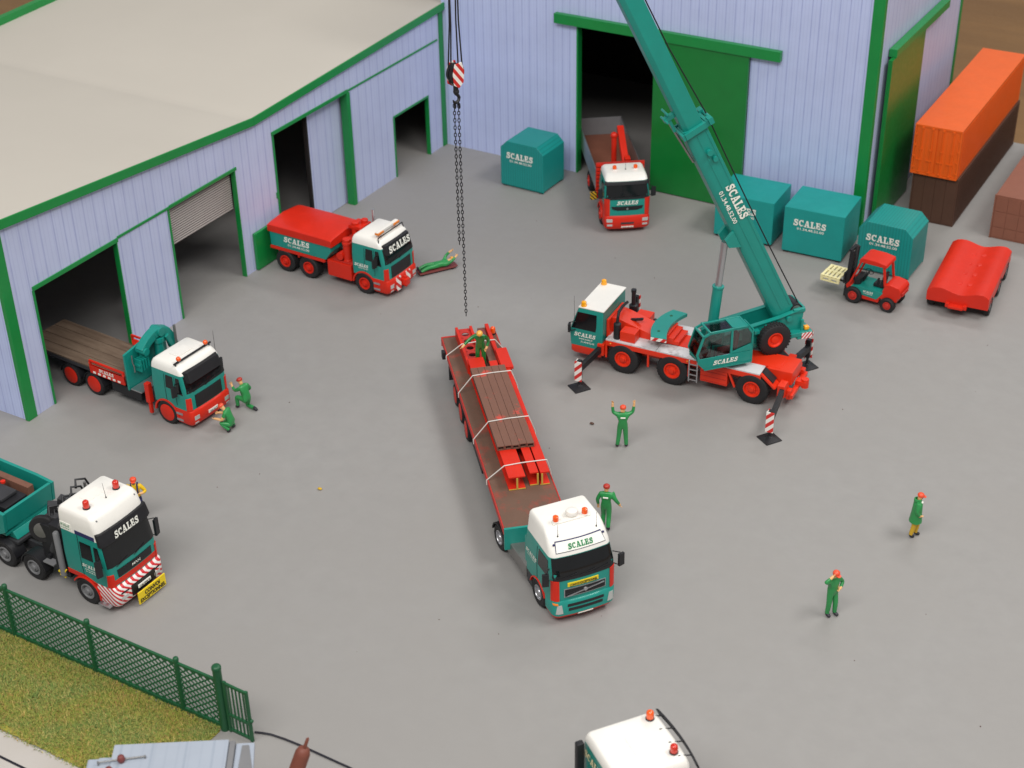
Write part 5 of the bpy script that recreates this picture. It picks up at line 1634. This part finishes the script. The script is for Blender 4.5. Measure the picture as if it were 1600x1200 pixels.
    ub(MB().box(-3.78, -3.751, .3, .93, 2.02, 2.30).box(-3.7, -3.2, .951, .965, 2.02, 2.30), 'hazard_strip', 'hazard_fine', tr, 0)
    ub(MB().box(-3.62, -3.4, .62, .84, 2.35, 2.52), 'rear_lamp', 'beacon_yellow', tr, .04)
    ub(MB().cyl((-3.1, -.44, 3.22), (-3.1, .44, 3.22), .3, n=20), 'winch_drum', 'black', tr, 0)
    ub(MB().cyl((-3.1, .45, 3.22), (-3.1, .475, 3.22), .24, n=16), 'winch_flange', 'steel', tr, 0)
    ub(MB().box(-3.5, -3.4, -.5, .5, 3.05, 3.35).box(-3.45, -2.9, -.66, -.5, 3.2, 3.36).box(-3.45, -2.9, .5, .66, 3.2, 3.36), 'winch_guard', 'teal', tr, .02)
    # spare wheel carried on the side
    sw = ub(MB().lathe([(.36, 0), (.36, .36), (.31, .37), (.27, .29), (.18, .27), (.16, .33), (.03, .34)], (-1.85, .74, 2.3), (0, 1, 0), 24), 'spare_wheel', 'crane_red', tr.parent, 0)
    tm = MB().lathe([(.34, .02), (.66, 0), (.72, .04), (.74, .1), (.74, .3), (.72, .36), (.66, .4), (.38, .38)], (-1.85, .74, 2.3), (0, 1, 0), 32, closed=True)
    for k in range(32):
        a = 2 * math.pi * k / 32
        for y, o_ in ((.9, 0), (1.07, .5)):
            a2 = a + o_ * 2 * math.pi / 32
            tm.obox((-1.85 + math.cos(a2) * .74, y - .04, 2.3 + math.sin(a2) * .74), (.05, .16, .06), (0, -a2, 0))
    ub(tm, 'tyre', 'rubber', sw, 0)
    # operator cab with clear panes
    V0 = U
    U = U @ Matrix.Translation((.42, -.02, 1.82)) @ Matrix.Diagonal((1.06, 1.04, 1.18, 1)) @ Matrix.Translation((0, 0, -1.82))
    prof = [(-.85, 1.82), (1.25, 1.82), (1.55, 2.1), (1.62, 2.5), (1.35, 3.2), (1.1, 3.34), (-.55, 3.34), (-.85, 3.0)]
    y0, y1 = .72, 1.62
    oc = ub(MB().box(-.85, 1.25, y0, y1, 1.80, 1.88).prism([(-.85, 1.88), (-.85, 2.32), (1.5, 2.32), (1.56, 2.14), (1.3, 1.88)], 'xz', y1 - .06, y1).prism([(-.85, 1.88), (-.85, 2.32), (1.5, 2.32), (1.56, 2.14), (1.3, 1.88)], 'xz', y0, y0 + .06)
            .box(-.86, -.8, y0, y1, 1.88, 3.2), 'operator_cab', 'teal', t, .02)
    fr = MB()
    for y in (y0 + .035, y1 - .035):
        fr.bar((1.5, y, 2.3), (1.6, y, 2.5), .07, .09).bar((1.6, y, 2.48), (1.33, y, 3.24), .07, .09).bar((1.36, y, 3.2), (1.05, y, 3.33), .07, .09).bar((1.1, y, 3.33), (-.6, y, 3.33), .07, .09).bar((-.58, y, 3.34), (-.84, y, 3.0), .07, .09).bar((.1, y, 2.3), (.1, y, 3.32), .07, .1).bar((-.82, y, 2.98), (-.82, y, 2.3), .07, .09)
    for x, z in ((1.34, 3.22), (1.06, 3.34), (.02, 3.34), (-.58, 3.34), (1.52, 2.26)): fr.bar((x, y0, z), (x, y1, z), .08, .07)
    ub(fr, 'cab_frame', 'teal', oc, .012)
    ub(MB().box(-.58, .02, y0, y1, 3.3, 3.36), 'cab_roof', 'teal', oc, .02)
    ub(MB().box(.06, 1.06, y0 + .06, y1 - .06, 3.325, 3.345), 'roof_pane', 'clear_glass', oc, 0)
    ub(MB().prism([(.14, 2.33), (1.5, 2.33), (1.56, 2.5), (1.32, 3.18), (1.08, 3.28), (.14, 3.28)], 'xz', y1 - .045, y1 - .025), 'side_pane', 'clear_glass', oc, 0)
    ub(MB().prism([(.05, 2.33), (.05, 3.28), (-.56, 3.28), (-.78, 2.98), (-.78, 2.33)], 'xz', y1 - .045, y1 - .025), 'side_pane', 'clear_glass', oc, 0)
    ub(MB().prism([(.14, 2.33), (1.5, 2.33), (1.56, 2.5), (1.32, 3.18), (1.08, 3.28), (.14, 3.28)], 'xz', y0 + .025, y0 + .045), 'side_pane', 'clear_glass', oc, 0)
    ub(MB().prism([(1.54, 2.3), (1.61, 2.5), (1.35, 3.2), (1.33, 3.19), (1.59, 2.5), (1.52, 2.3)], 'xz', y0 + .07, y1 - .07), 'front_pane', 'clear_glass', oc, 0)
    ub(MB().prism([(-.8, 2.34), (.06, 2.34), (.06, 2.42), (-.75, 2.62)], 'xz', y1 - .02, y1 + .004), 'door_panel', 'teal', oc, .005)
    ub(MB().box(-.2, .45, .95, 1.4, 2.0, 2.35).obox((-.22, 1.18, 2.65), (.16, .46, .75), (0, -.12, 0)), 'operator_seat', 'seat_red', oc, .05)
    ub(MB().box(.95, 1.3, .9, 1.45, 1.9, 2.45).cyl((.75, 1.0, 2.0), (.7, 1.0, 2.6), .03).cyl((.75, 1.35, 2.0), (.7, 1.35, 2.6), .03), 'controls', 'black', oc, .02)
    rt = (U.to_3x3() @ Vector((-1, 0, 0)))
    scales(oc, U @ Vector((.35, y1 + .002, 1.99)), rt, (0, 0, 1), 1.15, .22, slant=.2)
    U = V0
    # ---- boom: three telescoping sections
    ang = R(63.2)
    Pv = Vector((-2.6, 0, 3.05))
    BM = U @ Matrix.Translation(Pv) @ Matrix.Rotation(-ang, 4, 'Y')     # local: x along the boom, z towards its back
    def bb(mb, name, m, parent, bevel=.02, **k):
        return mb.xf(BM).build(name, m, parent, bevel, **k)
    def sect(x0, x1, w, h):
        pts = [(-w / 2, -h * .28), (-w / 2 + .12, -h / 2), (w / 2 - .12, -h / 2), (w / 2, -h * .28), (w / 2, h / 2), (-w / 2, h / 2)]
        return MB().prism(pts, 'yz', x0, x1)
    bo = bb(sect(-.35, 10.6, .86, .98), 'boom', 'teal', t, .03)
    bb(MB().box(.4, 10.2, .431, .45, -.06, .0).box(.4, 10.2, .431, .45, .36, .42), 'boom_rib', 'teal', bo, .005)
    bb(MB().box(3.6, 10.3, -.06, .06, .491, .56), 'boom_rib', 'teal', bo, .01)
    bb(sect(10.4, 22.5, .74, .84), 'boom_section', 'teal', bo, .02)
    bb(sect(22.3, 32.4, .60, .70), 'boom_section', 'teal', bo, .02)
    bb(MB().box(10.35, 10.62, -.52, .52, -.62, -.5).box(10.35, 10.62, -.52, .52, .5, .64).box(10.35, 10.62, -.55, -.44, -.5, .5).box(10.35, 10.62, .44, .55, -.5, .5), 'boom_collar', 'teal', bo, .015)
    bb(MB().box(10.4, 10.7, -.62, -.3, .6, .8).box(10.4, 10.7, .3, .62, .6, .8).cyl((10.55, -.5, .76), (10.55, .5, .76), .08), 'rope_guide', 'teal', bo, .01)
    bb(MB().cyl((9.3, .45, .1), (9.3, .62, .1), .13).cyl((8.9, .45, .2), (8.9, .6, .2), .11), 'boom_boss', 'teal', bo, 0)
    bb(MB().box(11.3, 11.5, -.1, .1, -.9, -.4).cyl((11.4, -.35, -.85), (11.4, .35, -.85), .05).cyl((11.7, -.3, -.7), (11.7, .3, -.7), .05).box(10.7, 11.6, -.06, .06, -.75, -.62), 'jib_bracket', 'teal', bo, .01)
    bb(MB().cyl((9.0, .0, -.55), (11.3, 0, -.75), .05), 'jib_rod', 'steel', bo, 0)
    bb(MB().prism([(4.4, -.42), (5.3, -.42), (5.1, -.9), (4.7, -.9)], 'xz', .26, .44).prism([(4.4, -.42), (5.3, -.42), (5.1, -.9), (4.7, -.9)], 'xz', -.44, -.26), 'ram_bracket', 'teal', bo, .02)
    bb(MB().cyl((32.3, -.3, -.1), (32.3, .3, -.1), .35, n=20), 'head_sheave', 'black', bo, 0)
    d3 = BM.to_3x3()
    scales(bo, BM @ Vector((6.5, .455, .06)), d3 @ Vector((-1, 0, 0)), d3 @ Vector((0, 0, 1)), 1.85, .40, slant=0)
    words(PHONE, bo, BM @ Vector((6.5, .455, -.28)), d3 @ Vector((-1, 0, 0)), d3 @ Vector((0, 0, 1)), 1.75, .19)
    # lifting ram
    top = BM @ Vector((4.8, 0, -.85))
    bot = U @ Vector((.75, 0, 2.1))
    mid = bot + (top - bot) * .56
    ra = MB().cyl(bot, mid, .23, n=18).cyl(mid - (top - bot).normalized() * .02, mid + (top - bot).normalized() * .06, .26, n=18).build('lifting_ram', 'teal', t)
    MB().cyl(mid, top, .15, n=16).build('ram_rod', 'silver', ra)
    # ropes: winch to collar, along the back, and down to the hook block
    wp = U @ Vector((-3.28, .2, 3.46))
    tip = BM @ Vector((32.4, 0, .3))
    g1 = BM @ Vector((10.55, 0, .78))
    q = [wp]
    for k in range(1, 9):
        p = wp.lerp(g1, k / 9)
        p.z -= .12 * math.sin(math.pi * k / 9)
        q.append(p)
    q += [g1, BM @ Vector((14, 0, .56)), BM @ Vector((22, 0, .5)), tip]
    MB().tube(q, .028, 6).build('hoist_rope', 'rope', t)
    return t, tip
CRANE, TIP = crane()

def world_of(p):
    a = R(CR[1])
    return Vector((CR[0][0] + math.cos(a) * p.x - math.sin(a) * p.y, CR[0][1] + math.sin(a) * p.x + math.cos(a) * p.y, p.z))

def hook():
    hx, hy = 16.6, -24.7
    tipw = world_of(TIP)
    zt = 16.0
    t = thing('hook_block', 'black crane hook block with red and white striped side plate', 'hook', (hx, hy, zt - 1.9), 0)
    Z = 0.0
    F = Matrix.Translation((0, 0, 1.9)) @ Matrix.Rotation(R(78), 4, 'Z') @ Matrix.Scale(.82, 4) @ Matrix.Translation((0, 0, -1.9))
    def hb(mb, name, m, bevel=.01): return mb.xf(F).build(name, m, t, bevel)
    plate = [(0.0, .75), (.30, .95), (.36, 1.5), (.22, 1.95), (-.22, 1.95), (-.36, 1.5), (-.30, .95)]
    hb(MB().prism(plate, 'xz', -.24, -.18), 'side_plate', 'hazard')
    hb(MB().prism(plate, 'xz', .18, .24), 'side_plate', 'hazard')
    for y in (-.1, .1): hb(MB().cyl((0, y - .07, 1.45), (0, y + .07, 1.45), .44, n=20), 'sheave', 'black', 0)
    hb(MB().prism([(-.26, .98), (.26, .98), (.33, 1.5), (.2, 1.85), (-.2, 1.85), (-.33, 1.5)], 'xz', -.178, .178), 'block_body', 'black')
    hb(MB().cyl((0, 0, .5), (0, 0, .95), .12), 'shank', 'black', 0)
    hb(MB().tube([(0, 0, .55), (.0, 0, .42), (.12, 0, .32), (.2, 0, .18), (.15, 0, .04), (0, 0, -.02), (-.15, 0, .04), (-.2, 0, .16)], [.09, .09, .08, .08, .08, .08, .06, .03], 8), 'hook', 'black', 0)
    hb(MB().ball((.02, 0, .52), .15), 'swivel', 'black', 0)
    # four falls of rope from the boom head
    top = tipw - Vector((hx, hy, zt - 1.9))
    for dx, dy, ex in ((-.38, -.1, -.25), (-.34, .12, .0), (.38, -.1, .08), (.34, .12, .22)):
        a = F @ Vector((dx, dy, 1.5))
        b = Vector((top.x + ex * .5, top.y + ex, top.z - .3))
        MB().tube([a, a.lerp(b, .12) + Vector((ex * .1 - dx * .25, 0, 0)), b], .03, 6).build('rope_fall', 'rope', t)
    # two chain slings on the hook
    def chain(label, x, y, z0, z1):
        c = thing('lifting_chain', label, 'chain', (x, y, z1), 0, 'chains on the crane hook')
        n = int((z0 - z1) / .15)
        mb = MB()
        for k in range(n):
            z = (z0 - z1) - .1 - k * .15
            ph = (k % 2) * 90 + 30
            c_, s_ = math.cos(R(ph)), math.sin(R(ph))
            ring = [(c_ * .046 * math.cos(a), s_ * .046 * math.cos(a), z + .095 * math.sin(a)) for a in [2 * math.pi * j / 8 for j in range(9)]]
            mb.tube(ring, .018, 5)
        tag(mb.build('link_run', 'chain', c), kind='stuff')
        MB().lathe([(.1, 0), (.13, .03), (.1, .06), (.07, .03)], (0, 0, (z0 - z1) - .1), (1, 1, 0), 12, closed=True).build('top_ring', 'chain', c)
    chain('long black chain hanging from the crane hook over the trailer', hx + .07, hy + .04, zt - 1.6, 5.0)
    chain('shorter black chain hanging beside the long one from the crane hook', hx - .07, hy - .04, zt - 1.6, 8.4)
hook()

# ------------------------------------------------------------------ the figures (1:43, so a little tall beside the trucks)
def pose(**k):
    P = dict(pelvis=(0, 0, .96), spine=(0, 0, 1.15), chest=(.01, 0, 1.36), neck=(.01, 0, 1.50), head=(.03, 0, 1.61), crown=(.02, 0, 1.72),
             sl=(0, .19, 1.42), el=(-.02, .27, 1.16), wl=(.05, .28, .93), hl=(.07, .28, .84), sr=(0, -.19, 1.42), er=(-.02, -.27, 1.16), wr=(.05, -.28, .93), hr=(.07, -.28, .84),
             ll=(0, .10, .9), kl=(.02, .12, .5), al=(-.02, .13, .09), tl=(.14, .14, .05), lr=(0, -.10, .9), kr=(.02, -.12, .5), ar=(-.02, -.13, .09), tr=(.14, -.14, .05))
    P.update(k)
    return P
RAD = dict(pelvis=.155, spine=.145, chest=.165, neck=.06, head=.095, crown=.072, sl=.09, sr=.09, el=.07, er=.07, wl=.05, wr=.05, hl=.042, hr=.042,
           ll=.115, lr=.115, kl=.09, kr=.09, al=.075, ar=.075, tl=.05, tr=.05)
EDG = [('pelvis', 'spine'), ('spine', 'chest'), ('chest', 'neck'), ('neck', 'head'), ('head', 'crown'), ('chest', 'sl'), ('sl', 'el'), ('el', 'wl'), ('wl', 'hl'), ('chest', 'sr'), ('sr', 'er'), ('er', 'wr'), ('wr', 'hr'),
       ('pelvis', 'll'), ('ll', 'kl'), ('kl', 'al'), ('al', 'tl'), ('pelvis', 'lr'), ('lr', 'kr'), ('kr', 'ar'), ('ar', 'tr')]
MSC = 2.05 / 1.80
def man(label, loc, rz, P, top='cloth_green', legs=None, cap='hat', bare=False, stripe=None, brim=True, group=None, hair=False, vest=None, coat=None, face=None):
    t = thing('person', label, 'person', loc, rz, 'yard workers')
    P = {k: Vector(v) for k, v in P.items()}
    names = list(P)
    me = bpy.data.meshes.new('tmp')
    me.from_pydata([P[n] for n in names], [(names.index(a), names.index(b)) for a, b in EDG], [])
    o = bpy.data.objects.new('tmp', me)
    col.objects.link(o)
    sk = o.modifiers.new('s', 'SKIN')
    sk.use_smooth_shade = True
    for i, n in enumerate(names):
        d = me.skin_vertices[0].data[i]
        r = RAD[n]
        d.radius = (r, r)
        d.use_root = n == 'pelvis'
    ss = o.modifiers.new('d', 'SUBSURF')
    ss.levels = ss.render_levels = 2
    dg = bpy.context.evaluated_depsgraph_get()
    em = o.evaluated_get(dg).to_mesh()
    mb = MB().add([v.co * MSC for v in em.vertices], [tuple(p.vertices) for p in em.polygons])
    bpy.data.objects.remove(o)
    bpy.data.meshes.remove(me)
    # fingers and thumbs, nose and ears
    nb = len(mb.f)
    for s_, w, h in ((1, 'wl', 'hl'), (-1, 'wr', 'hr')):
        d = (P[h] - P[w]).normalized()
        side = d.orthogonal().normalized()
        if abs(side.x) < .3: side = (Vector((1, 0, 0)) - d * d.x).normalized()
        nrm = d.cross(side)
        for k in range(4):
            b = P[h] + side * (.030 * (k - 1.5) / 1.0) * .8
            L = (.065, .075, .07, .055)[k]
            mb.tube([b * MSC, (b + d * L * .55 + nrm * .012 * s_) * MSC, (b + d * L + nrm * .03 * s_) * MSC], [.0125, .0115, .008], 6)
        b = P[h] - d * .02 + side * .035
        mb.tube([b * MSC, (b + side * .03 + d * .025) * MSC, (b + side * .035 + d * .05) * MSC], [.014, .012, .008], 6)
    fwd = face if face else Vector((1, 0, 0))
    fwd = Vector(fwd)
    axis = (P['crown'] - P['neck']).normalized()
    fwd = (fwd - axis * fwd.dot(axis)).normalized()
    lat = axis.cross(fwd)
    hc = P['head'].lerp(P['crown'], .35)
    n1 = len(mb.f)
    mb.tube([(hc + fwd * .085 + axis * .02) * MSC, (hc + fwd * .115 - axis * .015) * MSC, (hc + fwd * .085 - axis * .025) * MSC], [.008, .016, .008], 6)
    for s_ in (-1, 1): mb.tube([(hc + lat * s_ * .085 - fwd * .005 + axis * .025) * MSC, (hc + lat * s_ * .1 + axis * 0) * MSC, (hc + lat * s_ * .085 - axis * .03) * MSC], [.01, .018, .008], 6)
    n2 = len(mb.f)
    for s_ in (-1, 1): mb.ball((hc + fwd * .083 + lat * s_ * .033 + axis * .02) * MSC, .013 * MSC, n=8, m=5)
    mb.tube([(hc + fwd * .083 + lat * .03 - axis * .05) * MSC, (hc + fwd * .092 - axis * .052) * MSC, (hc + fwd * .083 - lat * .03 - axis * .05) * MSC], .008 * MSC, 5)
    body = mb.mesh('body', 0)
    order = ['skin', top, legs or top, 'boot', 'maroon']
    for m in order: body.materials.append(MATS[m])
    segs = [(a, b) for a, b in EDG]
    def seg_of(c):
        best = None
        for a, b in segs:
            A, B = P[a] * MSC, P[b] * MSC
            ab = B - A
            tt = max(0, min(1, (c - A).dot(ab) / ab.length_squared))
            dd = (A + ab * tt - c).length - (RAD[a] * (1 - tt) + RAD[b] * tt) * MSC
            if best is None or dd < best[0]: best = (dd, a, b, tt)
        return best
    for i, p in enumerate(body.polygons):
        c = p.center / S
        _, a, b, tt = seg_of(c)
        k = 1
        if b in ('head', 'crown'): k = 0 if not (b == 'head' and tt < .25) else 0
        elif b in ('hl', 'hr'): k = 0
        elif b in ('wl', 'wr'): k = 0 if (bare or tt > .8) else 1
        elif b in ('el', 'er'): k = 0 if (bare and tt > .45) else 1
        elif b in ('tl', 'tr'): k = 3
        elif b in ('al', 'ar'): k = 3 if tt > .88 else 2
        elif b in ('kl', 'kr', 'll', 'lr'): k = 2
        elif b == 'spine' and tt < .3: k = 2
        if i >= n2: k = 4
        elif i >= n1: k = 0
        elif i >= nb: k = 0
        p.material_index = k
        p.use_smooth = True
    bo = bpy.data.objects.new('body', body)
    col.objects.link(bo)
    bo.parent = t
    # headgear
    q = Matrix((fwd, lat, axis)).transposed().to_4x4()
    q.translation = (hc + axis * .03) * MSC
    if hair:
        m = MB().lathe([(.112, -.01), (.115, .04), (.10, .08), (.06, .11), (.01, .12)], (0, 0, 0), (0, 0, 1), 16)
        for k in range(3): m.lathe([(.115, .0 + .03 * k), (.122 - .01 * k, .01 + .03 * k), (.112 - .012 * k, .025 + .03 * k)], (0, 0, 0), (0, 0, 1), 16, closed=True)
    else:
        m = MB().lathe([(.112, -.005), (.118, .03), (.108, .075), (.07, .108), (.01, .118)], (0, 0, 0), (0, 0, 1), 16)
        if brim: m.prism([(.09, -.08), (.17, -.06), (.195, 0), (.17, .06), (.09, .08)], 'xy', -.004, .012)
    m.v = [tuple(Vector(v) * MSC) for v in m.v]
    m.xf(q).build('hair' if hair else 'cap', cap, t)
    up = (P['neck'] - P['pelvis']).normalized()
    bl = (P['sl'] - P['sr']).normalized()
    bf = bl.cross(up).normalized()
    if stripe:
        c = P['chest'] * MSC - bf * .19 * MSC
        Q = Matrix((bf, bl, up)).transposed().to_4x4()
        Q.translation = c
        MB().box(-.01, .03, -.10, .10, -.02, .03).xf(Q).build('back_print', 'letter', t, .004)
    if vest:
        m = MB()
        Q = Matrix((bf, bl, up)).transposed().to_4x4()
        Q.translation = P['chest'] * MSC
        for s_ in (-1, 1): m.tube([(.12, s_ * .12, -.22), (.19, s_ * .12, .0), (.1, s_ * .12, .15), (-.1, s_ * .12, .15), (-.17, s_ * .12, 0)], .035, 6)
        m.xf(Q).build('brace', vest, t)
    if coat:
        Q = Matrix((bf, bl, up)).transposed().to_4x4()
        Q.translation = P['pelvis'] * MSC
        secs = []
        for z, a, b in ((-.36, .23, .26), (-.34, .25, .28), (0, .21, .25), (.25, .19, .24), (.5, .17, .26), (.62, .09, .12)):
            secs.append([(a * math.cos(2 * math.pi * k / 16), b * math.sin(2 * math.pi * k / 16), z) for k in range(16)])
        MB().loft(secs).xf(Q).build('jacket', coat, t)
        MB().lathe([(.10, .56), (.155, .60), (.15, .68), (.10, .70)], (-.03, 0, 0), (0, 0, 1), 14, closed=True).xf(Q).build('hood', coat, t)
        MB().ball((.13, -.05, .56), .07, (.7, 1, .8)).xf(Q).build('collar', 'letter', t)
    return t

man('worker in green overalls and red cap with both arms raised towards the crane', (23.39, -23.46, 0), 118,
    pose(el=(.03, .36, 1.50), wl=(.05, .38, 1.80), hl=(.05, .37, 1.90), er=(.03, -.36, 1.52), wr=(.05, -.40, 1.82), hr=(.05, -.40, 1.92), kl=(.0, .13, .5), al=(-.03, .18, .09), tl=(.12, .2, .05), ar=(-.02, -.15, .09)), stripe=1)
man('worker in green overalls walking beside the white-roofed tractor cab', (25.35, -28.75, 0), 108,
    pose(kl=(.12, .1, .52), al=(.02, .11, .12), tl=(.17, .12, .1), kr=(-.02, -.1, .5), ar=(-.22, -.11, .14), tr=(-.08, -.12, .05), er=(-.03, -.34, 1.2), wr=(.06, -.44, 1.0), hr=(.08, -.47, .92), el=(-.03, .3, 1.18)), cap='hat_dark', stripe=1)
man('worker in long green jacket and yellow trousers with orange cap', (35.9, -23.55, 0), 25,
    pose(el=(-.04, .26, 1.16), wl=(.08, .24, 1.0), hl=(.13, .2, .98), er=(-.04, -.26, 1.16), wr=(.08, -.24, 1.0), hr=(.13, -.2, .98), head=(.05, 0, 1.61), crown=(.05, 0, 1.72), kl=(.1, .08, .5), al=(.06, .08, .09), tl=(.22, .08, .05), kr=(-.04, -.08, .5), ar=(-.12, -.08, .09), tr=(.02, -.08, .05)), legs='cloth_yellow', coat='cloth_green')
man('worker in green overalls with one hand raised to his orange cap', (34.75, -29.44, 0), -25,
    pose(er=(.06, -.42, 1.50), wr=(.1, -.22, 1.64), hr=(.1, -.13, 1.68), el=(.05, .36, 1.2), wl=(.16, .16, 1.08), hl=(.18, .08, 1.08), al=(.08, .1, .09), tl=(.24, .12, .05), kl=(.08, .1, .5), head=(.06, 0, 1.61), crown=(.06, 0, 1.72)), stripe=None)
man('kneeling worker in green overalls raising a hand at the flatbed truck nose', (7.75, -28.72, 0), 172,
    pose(pelvis=(-.05, 0, .56), spine=(.0, 0, .74), chest=(.08, 0, .95), neck=(.14, 0, 1.07), head=(.2, 0, 1.16), crown=(.22, 0, 1.27), sl=(.06, .19, 1.0), sr=(.06, -.19, 1.0),
         el=(.28, .24, .86), wl=(.46, .2, .98), hl=(.5, .19, 1.08), er=(.02, -.3, .8), wr=(.2, -.26, .66), hr=(.28, -.22, .62),
         ll=(-.05, .1, .5), kl=(.36, .14, .52), al=(.32, .14, .09), tl=(.46, .14, .05), lr=(-.05, -.1, .5), kr=(.1, -.13, .10), ar=(-.32, -.13, .1), tr=(-.44, -.13, .06)), cap='hat_dark')
man('crouching worker in green with bare forearms in front of the flatbed bumper', (8.15, -30.38, 0), 196,
    pose(pelvis=(-.12, 0, .36), spine=(-.05, 0, .56), chest=(.05, 0, .78), neck=(.12, 0, .91), head=(.2, 0, .98), crown=(.25, 0, 1.08), sl=(.04, .19, .83), sr=(.04, -.19, .83),
         el=(.16, .24, .58), wl=(.42, .2, .58), hl=(.52, .18, .56), er=(.16, -.24, .6), wr=(.42, -.18, .62), hr=(.52, -.16, .6),
         ll=(-.1, .1, .33), kl=(.3, .17, .40), al=(-.08, .15, .10), tl=(.07, .16, .05), lr=(-.1, -.1, .33), kr=(.28, -.17, .28), ar=(-.14, -.15, .12), tr=(.0, -.16, .05)), bare=True)
man('worker in yellow jacket with navy braces and red cap behind the heavy tractor', (9.05, -37.13, 0), -50,
    pose(el=(.05, .36, 1.2), wl=(.2, .24, 1.22), hl=(.26, .14, 1.26), er=(.05, -.36, 1.22), wr=(.24, -.22, 1.16), hr=(.3, -.12, 1.16)), top='cloth_bright', legs='navy', cap='hat', vest='navy')
# man on the creeper, lying on his back with hands above his face
cdir = 56
man('worker in green lying on a low red creeper beside the recovery truck', (7.55, -14.65, 0), cdir,
    pose(pelvis=(.85, 0, .30), spine=(1.05, 0, .30), chest=(1.26, 0, .32), neck=(1.41, 0, .34), head=(1.52, 0, .38), crown=(1.63, 0, .42), sl=(1.30, .19, .32), sr=(1.30, -.19, .32),
         el=(1.45, .28, .5), wl=(1.62, .2, .68), hl=(1.70, .16, .74), er=(1.5, -.26, .46), wr=(1.72, -.16, .56), hr=(1.8, -.12, .6),
         ll=(.8, .1, .29), kl=(.42, .12, .33), al=(.03, .14, .2), tl=(.0, .15, .33), lr=(.8, -.1, .29), kr=(.42, -.12, .3), ar=(.03, -.12, .18), tr=(.0, -.13, .31)), cap='hair_orange', hair=True, top='cloth_green', face=(0, 0, 1))
t = thing('creeper', 'low reddish brown creeper board under the lying worker', 'creeper', (7.55, -14.65, 0), cdir)
MB().prism([(-.05, -.3), (1.9, -.3), (2.05, -.2), (2.05, .2), (1.9, .3), (-.05, .3)], 'xy', .1, .17).build('board', 'maroon', t, .02)
for x in (.15, 1.75):
    for y in (-.22, .22): MB().cyl((x, y - .03, .055), (x, y + .03, .055), .05, n=10).build('castor', 'black', t)
a = R(TRAILER[1])
man('worker in shiny green overalls with orange helmet standing between the beams on the trailer', (16.25, -22.95, 1.61), -62,
    pose(spine=(.04, 0, 1.14), chest=(.12, 0, 1.33), neck=(.18, 0, 1.45), head=(.26, 0, 1.53), crown=(.30, 0, 1.63), sl=(.1, .19, 1.39), sr=(.1, -.19, 1.39), er=(.2, -.44, 1.24), wr=(.38, -.62, 1.1), hr=(.44, -.68, 1.05),
         el=(.02, .32, 1.12), wl=(.16, .24, .9), hl=(.2, .2, .84)), top='cloth_dark_green', cap='hair_orange', hair=True)

# specks of grit lying on the yard
for x, y, m, what in ((14.1, -32.06, 'cloth_yellow', 'yellow-green crumb'), (21.49, -22.55, 'brown', 'small brown flake')):
    o = MB().ball((0, 0, .05), .09, (1.2, .8, .5), 7, 5).build('grit', m)
    o.location = Vector((x, y, 0)) * S
    tag(o, what + ' lying on the bare grey yard', 'grit')
rnd = random.Random(5)
mb = MB()
for k in range(40):
    x, y = rnd.uniform(8, 44), rnd.uniform(-46, -6)
    r = rnd.uniform(.01, .03)
    mb.ball((x, y, r * .4), r, (1, 1, .5), 6, 4)
tag(mb.build('dust', 'brown'), 'scattered tiny dust specks on the grey yard', 'dust', kind='stuff')
